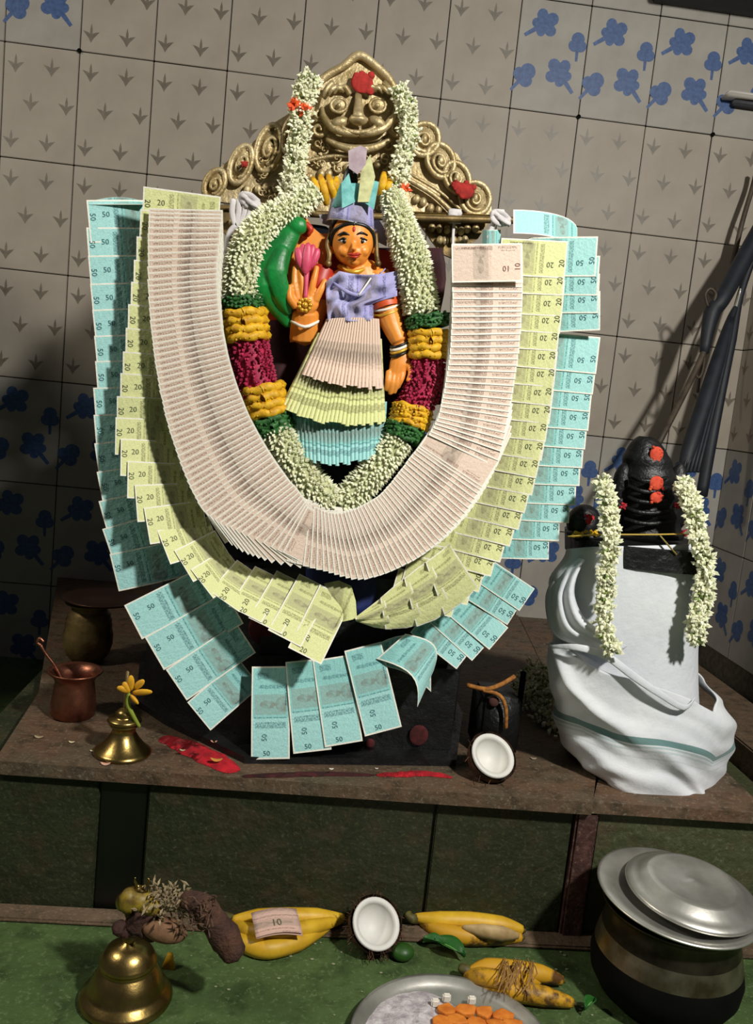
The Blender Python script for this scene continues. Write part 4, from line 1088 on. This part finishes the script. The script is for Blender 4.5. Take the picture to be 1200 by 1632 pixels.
# red powder heap with petals in front of the pedestal
def powder(pts, r, h, lab):
    g = M(); fr = frames(pts)
    def fn(u, v):
        i = min(len(fr)-1, int(u*(len(fr)-1))); p, t, n_, b_ = fr[i]; sd = Vector((-t.y, t.x, 0)).normalized()
        w_ = (math.sin(PI*min(1,max(0,u)))**.4)*r*(1+.25*noise.noise(Vector((u*9,v*4,0))))
        q = p+sd*(v-.5)*2*w_; q.z = .0008+h*max(0, 1-(2*v-1)**2)*(math.sin(PI*u)**.5)*(.7+.6*noise.noise(q*70)); return q
    return tag(obj('red_powder', M().grid(fn, 60, 12), KUM, kind='stuff'), lab, 'powder')
powder([UZ(258,1176,0), UZ(300,1192,0), UZ(345,1214,0), UZ(376,1232,0)], .026, .012, 'bright red powder spilled on the slab beside the brass lamp')
powder([UZ(600,1236,0), UZ(640,1235,0), UZ(680,1234,0), UZ(722,1240,0)], .010, .006, 'thin line of red powder along the right foot of the black pedestal')
q_ = powder([UZ(386,1238,0), UZ(440,1236,0), UZ(520,1234,0), UZ(600,1236,0)], .009, .004, 'dull dark red powder smear along the left foot of the black pedestal')
q_.data.materials[0] = mat('dark_red_powder', '4A1418', .95, c2='2E1012', ns=60)
PET = [(344,1222,.010,'CE8A3C','orange petal lying on the red powder'),(340,1192,.006,'D8A080','pale petal at the tip of the red powder'),(168,1219,.008,'D8A890','pinkish petal fallen in front of the brass lamp'),
       (114,1184,.005,'D8CFA0','small pale petal on the slab left of the brass lamp'),(147,1198,.004,'D0C8A0','tiny pale petal touching the left of the brass lamp'),(62,1176,.008,'A09070','faded grey petal near the left end of the slab'),
       (290,1206,.005,'C8B890','tiny white petal on the red powder heap'),(527,1236,.004,'E0D8D0','white crumb at the left on the powder line'),(850,1210,.006,'A09080','faded crumb on the slab right of the coconut'),(600,1226,.003,'D8D0C8','white crumb by the middle of the pedestal foot')]
for x, y, r, c, lab in PET:
    p = UZ(x, y, 0); g = M(); n = 8
    def fn(u, v, p=p, r=r): a = (u-.5)*2; w_ = math.sqrt(max(0,1-a*a))*.55; return p+Vector((a*r, (v-.5)*2*w_*r, .0014+(.010 if 'powder' in lab and 'pedestal' not in lab else 0)+r*.35*a*a))
    tag(obj('petal', g.grid(fn, 8, 4), mat('petal_'+c, c, .7), solid=.0006), lab, 'petal', 'fallen petals')
# brass lamp stand
def placed(px, py, z): return UZ(px, py, z)
lp = placed(195, 1200, 0)
bl_ = thing('brass_lamp', 'small brass oil lamp stand with bell-shaped foot on the left of the slab', 'lamp', tuple(lp))
pr = [(.0001,0),(.045,0),(.047,.002),(.047,.005),(.043,.008),(.036,.014),(.026,.026),(.020,.036),(.018,.044),(.022,.047),(.024,.050),(.022,.053)]
obj('foot', M().lathe(pr, lp, 40), BRASSP, bl_)
pr = [(.018,.050),(.026,.054),(.028,.057),(.026,.061),(.016,.062),(.014,.066),(.016,.070),(.012,.074),(.007,.078),(.0001,.079)]
obj('oil_dish', M().lathe(pr, lp, 36), BRASSP, bl_)
obj('rod', M().lathe([(.0035,.076),(.0032,.14),(.0001,.142)], lp, 12), BRASSD, bl_)
fl = thing('yellow_flower', 'yellow flower on a bent green stem stuck into the small brass lamp', 'flower', tuple(lp+Vector((0,0,.078))))
g = M().tube([U(222,1158,1.40), U(212,1140,1.395), U(204,1122,1.395), U(206,1106,1.395)], [.003,.0035,.004,.004], 8); obj('stem', g, mat('stem_yellow_green','8A9A34',.6), fl)
for (x, y, dx, dy, L) in ((208,1100,.1,1,.026),(212,1104,1,.15,.034),(206,1102,-.8,.4,.02),(214,1098,.7,.7,.024),(208,1108,.6,-.5,.02),(205,1104,-.3,.9,.02)):
    c = U(x, y, 1.39); d = (RX*dx+UPV*dy+Vector((0,-.3,0))).normalized(); r_ = Vector((0,0,1)).rotation_difference(d).to_matrix()
    g = M().ball(c+d*L*.5, (.006,.0035,L*.55), 10, rot=r_); obj('petal', g, mat('lamp_petal', 'E6AE1E', .6, c2='D89A28', ns=80), fl)
# copper pot with spoon
cp_ = placed(116, 1140, 0)
ct = thing('copper_pot', 'small flared copper water pot at the left end of the slab', 'pot', tuple(cp_))
pr = [(.0001,0),(.034,0),(.038,.004),(.0385,.02),(.036,.04),(.034,.054),(.033,.062),(.037,.070),(.045,.077),(.047,.079),(.046,.081),(.040,.078),(.033,.070),(.030,.062),(.032,.03),(.032,.01),(.0001,.008)]
obj('body', M().lathe([(r*1.03, z*1.06) for r, z in pr], cp_, 44), COPPER, ct)
obj('water', M().lathe([(.0001,.052),(.033,.052)], cp_, 30), mat('dark_water', '1A120E', .1), ct)
g = M().tube([cp_+Vector((-.008,0,.03)), cp_+Vector((-.030,-.002,.082)), cp_+Vector((-.052,-.004,.112)), cp_+Vector((-.062,-.004,.128))], [.0028,.0025,.0028,.003], 8)
g.tube([cp_+Vector((-.062,-.004,.128)), cp_+Vector((-.068,-.004,.132)), cp_+Vector((-.064,-.004,.140)), cp_+Vector((-.057,-.004,.134))], .0028, 8)
g.ball(cp_+Vector((-.006,0,.03)), (.010,.008,.005), 10)
tag(obj('copper_spoon', g, COPPER), 'thin copper spoon with curled handle leaning in the copper pot', 'spoon')
# brass pot behind with a dish on top
bp = placed(138, 1052, 0); bp = Vector((bp.x, bp.y, 0))
bt = thing('brass_pot', 'round ribbed brass pot in the dark behind the copper pot', 'pot', tuple(bp))
pr = [(.0001,0),(.03,0),(.045,.015),(.052,.04),(.052,.06),(.048,.075),(.049,.080),(.047,.086),(.048,.092),(.044,.098),(.045,.104),(.038,.110),(.036,.118),(.050,.126),(.051,.128)]
obj('body', M().lathe([(r*1.0, z*1.0) for r, z in pr], bp, 40), BRASSD, bt)
dz = bp + Vector((.025,0,.126))
ds = thing('metal_dish', 'shallow dark copper dish resting on the mouth of the brass pot', 'dish', tuple(dz))
obj('dish', M().lathe([(.0001,.0),(.04,.0),(.075,.010),(.082,.014),(.080,.016),(.04,.004),(.0001,.003)], dz, 40), mat('dark_copper', '4A3228', .4, .8), ds)

# ================================================================== ON THE FLOOR IN FRONT
def F_(px, py, z=0): return UZ(px, py, FZ+z)
bb = F_(200, 1592)
bell = thing('brass_bell', 'large brass hand bell with a two-step dome on the green floor at bottom left', 'bell', tuple(bb))
pr = [(.0001,.004),(.060,0),(.064,.002),(.0655,.006),(.062,.012),(.055,.018),(.052,.022),(.050,.030),(.044,.042),(.038,.050),(.035,.054),(.039,.057),(.0405,.061),(.0385,.064),(.036,.070),(.030,.079),(.020,.085),(.010,.088),(.008,.091),(.0001,.092)]
obj('dome', M().lathe(pr, bb, 56), BRASSP, bell)
g = M().lathe([(.008,.090),(.012,.098),(.007,.106),(.011,.114),(.007,.124),(.010,.133),(.007,.142)], bb, 20); obj('handle', g, BRASSD, bell)
g = M().ball(bb+Vector((.0,0,.158)), (.016,.013,.014), 14); g.ball(bb+Vector((.012,-.004,.168)), (.010,.009,.009), 12)
g.ball(bb+Vector((-.012,-.002,.150)), (.011,.012,.014), 12)
g.tube([bb+Vector((.016,-.004,.176)), bb+Vector((.022,-.006,.186)), bb+Vector((.018,-.005,.190))], [.003,.002,.001], 6); g.tube([bb+Vector((.006,-.004,.176)), bb+Vector((.002,-.006,.187)), bb+Vector((.006,-.005,.191))], [.003,.002,.001], 6)
obj('bull_finial', remesh(g, .0018, 2), BRASSP, bell)
# withered garland wound on the handle
wg = thing('withered_garland', 'withered flower strand and dried pod draped over the handle of the brass bell', 'garland', tuple(bb+Vector((.03,0,.12))))
WFL = mat('withered_flower', 'A89878', .85, c2='7E6A4C', ns=90); WBR = mat('withered_brown', '4A2C22', .85, c2='2A1612', ns=50, bump=.6, bs=80, bd=.003)
BY = bb.y - .005
g = M()
for i in range(190):
    c = U(262+random.gauss(0,17), 1437+random.gauss(0,15), BY-.005+random.gauss(0,.012)); v = Vector((random.gauss(0,1), random.gauss(0,1)-.3, random.gauss(0,1)+.5)).normalized(); bud(g, c, v, .015, .0022)
obj('dried_petals', g, WFL, wg, sm=False, kind='stuff')
g = M().ball(U(222,1434,BY), (.020,.018,.016), 14); g.ball(U(205,1436,BY-.004), (.013,.014,.019), 12); g.ball(U(240,1446,BY-.01), (.016,.012,.012), 12)
obj('yellow_bud', g, mat('olive_yellow', 'A08A28', .5, c2='5E4A1C', ns=60), wg)
g = M().ball(U(262,1482,BY-.014), (.033,.018,.017), 16, rot=Matrix.Rotation(.2,3,'Y')); obj('brown_seed', g, mat('seed_brown', '8A6648', .8, c2='6A4A34', ns=60, bump=.3), wg)
g = M()
for i in range(7): g.ball(U(190+13*i+random.uniform(-3,3), 1484+random.uniform(-5,5), BY-.01), (.012,.012,.011), 10)
g.tube([U(215,1478,BY-.01), U(225,1462,BY-.012), U(250,1462,BY-.01)], [.014,.012,.008], 8); obj('dark_flower', g, WBR, wg)
g = M(); cp5 = [U(292,1430,BY-.005), U(318,1442,BY-.01), U(342,1470,BY-.012), U(362,1498,BY-.015), U(376,1524,BY-.02)]
g.tube(cp5, [.010,.018,.0195,.021,.015], 16)
for v in range(len(g.v)): g.v[v] = g.v[v]+Vector((1,1,1))*.0025*noise.noise(g.v[v]*90)
obj('dried_pod', g, mat('dried_pod', '5A3A2A', .85, c2='35201A', ns=30, bump=.8, bs=60, bd=.004), wg)
g = M()
for i in range(70):
    c = U(random.uniform(285,345), random.uniform(1425,1480), BY-.035); v = Vector((random.gauss(0,1), -.5, random.gauss(0,1))).normalized(); bud(g, c, v, .014, .0014)
obj('fibre', g, mat('fibre_brown', '6E5440', .9, c2='4A3428', ns=60), wg, sm=False, kind='stuff')
pp = F_(268, 1545)
g = M().prism([pp+Vector((-.010,0,0)), pp+Vector((.010,-.002,0)), pp+Vector((.004,.004,.020)), pp+Vector((-.003,.004,.021))], (.0,.004,.002)); tag(obj('yellow_petal', g, YELP), 'bright yellow triangular petal on the floor touching the brass bell', 'petal', 'fallen petals')

BAN = mat('banana_yellow', 'DCB22A', .5, c2='C89A20', ns=30); BANG = mat('banana_tip', '5E5A22', .6, c2='33281A', ns=60); BANB = mat('banana_bruised', 'C8961E', .55, c2='5A3A14', ns=28, lo=.52, hi=.64)
BANP = mat('banana_pale', 'C2A878', .6, c2='9A7C50', ns=30)
def banana(root, pts, r, m_=BAN, z=.0, flat=1):
    """pts photo points on the level z above the floor"""
    P = [F_(x, y, zz) for x, y, zz in pts]; n = len(P)
    rad = [r*f for f in ([.45,.92,1,.95,.5] if n == 5 else [.3,.9,1,.3])]
    g = M().tube(P, rad, 8, sm=6); b_ = obj('banana', g, m_, root)
    g = M().tube([P[-1]-(P[-1]-P[-2]).normalized()*.003, P[-1]+(P[-1]-P[-2]).normalized()*.006], [r*.30, r*.22], 8, sm=1); obj('banana_tip', g, BANG, b_)
    return b_
b1 = thing('banana_bunch', 'clean yellow pair of bananas on the floor beneath a small folded note', 'bananas', tuple(F_(450, 1510)), 'bananas')
banana(b1, [(372,1466,.022),(410,1462,.026),(455,1461,.027),(505,1461,.025),(547,1464,.018)], .0150)
banana(b1, [(376,1484,.013),(394,1504,.0145),(428,1512,.0145),(476,1500,.0145),(522,1476,.014)], .0158)
banana(b1, [(372,1470,.014),(400,1484,.028),(445,1487,.030),(495,1478,.026),(540,1467,.018)], .0140)
obj('stalk', M().tube([F_(380,1470,.014), F_(366,1462,.018), F_(354,1458,.02)], [.009,.007,.006], 8), BANG, b1)
def fn(u, v):
    a = F_(400,1454,.056); b = F_(472,1447,.058); c = F_(408,1493,.046); d = F_(482,1486,.046)
    p = a.lerp(b,u).lerp(c.lerp(d,u), v); p.z += .005*math.sin(PI*u)-.006*abs(v-.5)**2; return p
fnote = thing('folded_note', 'small folded pinkish banknote laid across the pair of bananas', 'banknote', tuple(F_(440,1470,.05)))
g = M().grid(fn, 10, 4); g.uv = {k: [(.1+q[1]*.8, .1+q[0]*.8) for q in vv] for k, vv in g.uv.items()}
obj('top_leaf', g, note_mat('note_pink', 'D8B4A4', 'E0BEB0', '8A6A60'), fnote, solid=.0008)
g = M().grid(lambda u, v: fn(u, v)+Vector((.001,.001,-.003-.002*u)), 10, 4); obj('under_leaf', g, mat('note_pink_plain','D0A898',.8), fnote, solid=.0008)
V_, Fc = text('10'); g = M(); g.add([fn(.50+x*.16, .62-y*.26)+Vector((0,-.0006,.0011)) for x, y in V_], Fc)
obj('numeral', g, INK, fnote, sm=False)
coconut(600, 1472, F_(600,1522).y+.005, .042, (.26,-.60,.64), 'husky coconut half on the floor between the bananas', FZ, 120)
li = F_(640, 1528); tag(obj('lime', M().ball(li+Vector((0,0,.012)), (.019,.017,.013), 18), mat('lime_green', '2E5A1C', .45, c2='234814', ns=30, bump=.2)), 'small dark green lime on the floor below the coconut half', 'lime')
b2 = thing('banana_bunch', 'banana with a pale brown scarred side lying along the kerb right of the coconut', 'bananas', tuple(F_(740,1500)), 'bananas')
banana(b2, [(662,1462,.02),(700,1466,.025),(750,1468,.026),(800,1474,.022),(832,1482,.016)], .0155)
banana(b2, [(672,1470,.012),(705,1484,.016),(745,1492,.016),(790,1492,.016),(830,1494,.014)], .0155, BANB)
g = M().tube([F_(738,1478,.032), F_(770,1484,.034), F_(800,1488,.033), F_(826,1492,.026)], [.004,.013,.014,.005], 8, flat=.7); obj('pale_scar', g, BANP, b2)
obj('stalk', M().tube([F_(668,1464,.016), F_(656,1464,.022), F_(650,1456,.026)], [.009,.008,.007], 8), BANG, b2)
b3 = thing('banana_bunch', 'spotted bananas tied with dry fibre on the floor behind the steel plate', 'bananas', tuple(F_(820,1580)), 'bananas')
banana(b3, [(745,1552,.015),(775,1542,.026),(820,1546,.028),(862,1552,.022),(895,1562,.012)], .0150, BANB)
banana(b3, [(748,1562,.012),(780,1568,.018),(820,1580,.018),(870,1588,.018),(912,1598,.010)], .0150, BANB)
banana(b3, [(742,1556,.012),(765,1556,.026),(800,1562,.030),(830,1562,.022),(858,1564,.012)], .0145, BANB)
obj('stalk', M().tube([F_(752,1550,.016), F_(740,1545,.02), F_(734,1540,.022)], [.010,.009,.007], 8), BANG, b3)
g = M()
for i in range(26):
    x = random.uniform(800,850); p0 = F_(x, 1532+random.uniform(-6,6), .045); 
    g.tube([p0, F_(x+random.uniform(-12,12), 1552, .055), F_(x+random.uniform(-18,18), 1572+random.uniform(-4,12), .042)], .0009, 4, sm=2)
obj('dry_fibre', g, mat('dry_fibre', '9A7440', .9), b3, sm=False, kind='stuff')
for (x, y, an, L, lab) in ((715,1520,-.7,.060,'glossy green leaf on the floor between coconut and tied bananas'),(690,1512,-.3,.035,'small pale green leaf tip right of the lime'),(938,1612,.8,.030,'light green leaf scrap on the floor below the steel pot')):
    p = F_(x, y, .004)
    def fn(u, v, p=p, an=an, L=L):
        a = (u-.5)*L; w_ = math.sin(PI*u)**.8*L*.28*(v-.5)*2; return p+Vector((a*math.cos(an)-w_*math.sin(an), a*math.sin(an)+w_*math.cos(an), .006+.010*abs(v-.5)*2+.006*math.sin(PI*u)))
    r_ = thing('green_leaf', lab, 'leaf', tuple(p), 'green leaves')
    obj('blade', M().grid(fn, 14, 6), mat('leaf_green', '2E6A2A', .4, c2='1E4E1C', ns=30), r_, solid=.0008)
    obj('midrib', M().tube([fn(u_/8, .5)+Vector((0,0,.0012)) for u_ in range(9)], .0009, 5, sm=1), mat('leaf_rib', '6E9A50', .6), r_)
g = M().tube([F_(622,1508,.004), F_(650,1478,.02)], .0012, 6, sm=1)
# steel plate with ash and turmeric
PR = .142; pc = F_(700, 1571); pc = Vector((pc.x-.004, pc.y-PR, FZ))
pl = thing('steel_plate', 'round steel plate holding white ash and orange pieces at the bottom edge', 'plate', tuple(pc))
obj('plate', M().lathe([(.0001,.003),(PR*.86,.003),(PR*.92,.010),(PR*.985,.017),(PR,.018),(PR,.020),(PR*.97,.019),(PR*.90,.012),(PR*.84,.006),(.0001,.006)], pc, 72), STEEL, pl)
def ash(u, v):
    a = 2*PI*u; r_ = v*PR*.62; q = pc+Vector((-.045+r_*math.cos(a)*.95, .026+r_*math.sin(a)*1.1, 0)); q.z = FZ+.0065+.012*(1-v)**.8*(1+.8*noise.noise(q*60))*(1 if v < 1 else 0); return q
tag(obj('white_ash', M().grid(ash, 48, 14), mat('ash_white', 'D8D2D4', .95, c2='A49AA0', ns=70, bump=.7, bs=120)), 'white ash powder heaped on the left half of the steel plate', 'powder')
for k in range(9):
    a = [(712,1610),(742,1608),(772,1612),(802,1620),(728,1626),(760,1630),(790,1634),(820,1634),(704,1628)][k]; p = F_(a[0], a[1], .018)
    g = M(); ph = random.uniform(0,3)
    pts = [p+Vector((math.cos(ph+i*PI/3)*.017*random.uniform(.7,1.15), math.sin(ph+i*PI/3)*.013*random.uniform(.7,1.15), -.006+random.uniform(0,.004))) for i in range(6)]
    g.prism(pts, (0,0,.007)); g = remesh(g, .0015, 2)
    tag(obj('orange_piece', g, mat('orange_powder_cake', 'E0862A', .7, c2='C86A1C', ns=60, bump=.3)), ['orange piece nearest the ash at the back of the plate','orange piece second from left in the back row on the plate','orange piece third from left in the back row on the plate','orange piece at the right end of the back row on the plate','orange piece at the left of the front row on the steel plate','orange piece in the middle of the front row on the plate','orange piece right of the middle in the front row on the plate','orange piece nearest the right rim of the steel plate','orange piece touching the white ash in the front row'][k], 'powder cake', 'orange pieces on the plate')
for k, (x, y) in enumerate(((712,1588),(752,1592),(694,1596))):
    p = F_(x, y, .02); tag(obj('camphor_tablet', M().box(p-Vector((.006,.004,.008)), p+Vector((.006,.004,.004)), 0, .002), WPAINT, sm=False), ['middle one of three white camphor lumps at the plate\'s back rim','rightmost white camphor lump at the back rim of the steel plate','leftmost white camphor lump at the back rim of the steel plate'][k], 'camphor', 'camphor lumps on the plate')
# steel pot with stacked lids
pb = F_(1052, 1590); pb = Vector((pb.x, pb.y, FZ))
PRr = .100
pot = thing('cooking_pot', 'wide steel cooking pot with soot-black bottom at the lower right', 'pot', tuple(pb))
HP = .150
pr = [(.0001,0),(.075,.002),(.098,.016),(.112,.040),(.115,.062),(.111,.082)]
obj('sooty_base', M().lathe(pr, pb, 64), SOOT, pot)
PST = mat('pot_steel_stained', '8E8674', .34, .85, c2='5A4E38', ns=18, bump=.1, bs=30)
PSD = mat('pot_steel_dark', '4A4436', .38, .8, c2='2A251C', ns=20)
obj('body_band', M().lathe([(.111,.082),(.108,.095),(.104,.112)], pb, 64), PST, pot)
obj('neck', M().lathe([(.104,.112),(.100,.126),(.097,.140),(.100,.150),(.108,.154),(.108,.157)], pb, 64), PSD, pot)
lz = pb+Vector((0,0,.158))
tilt = Matrix.Rotation(math.radians(3),3,'Y') @ Matrix.Rotation(math.radians(4),3,'X')
l1 = thing('cover_plate', 'wide shallow steel plate lying as a lid directly on the cooking pot', 'lid', tuple(lz), 'steel lids on the pot')
k = .122
obj('lid_plate', M().lathe([(.0001,.002),(k*.72,.002),(k*.80,.008),(k*.97,.016),(k,.016),(k,.018),(k*.96,.019),(k*.78,.011),(k*.70,.005),(.0001,.005)], lz, 72, mat=tilt), STEEL, l1)
l2 = thing('domed_cover', 'smaller domed steel lid on top of the wide plate on the cooking pot', 'lid', tuple(lz+Vector((.022,.0,.010))), 'steel lids on the pot')
k = .100
obj('lid_dome', M().lathe([(k,.0),(k*1.01,.002),(k*.985,.006),(k*.90,.008),(k*.82,.012),(k*.72,.021),(k*.66,.023),(k*.60,.021),(k*.3,.0195),(k*.12,.019),(k*.08,.021),(.0001,.0215)], lz+Vector((.024,.002,.019)), 72, mat=tilt), STEEL, l2)
for (x, y) in ((1030,1612),(930,1600)):
    p = F_(x, y, .001)
# scattered small bits on the floor
g = M()
for i in range(40):
    x = random.choice((random.uniform(300,620), random.uniform(870,960))); y = random.uniform(1500,1625)
    p = F_(x, y, .001); r_ = random.uniform(.0010,.0024); g.ball(p, (r_*1.6, r_, r_*.5), 6)
tag(obj('crumbs', g, mat('crumb', '8A9070', .8), kind='stuff'), 'tiny pale crumbs scattered on the green floor', 'crumbs')
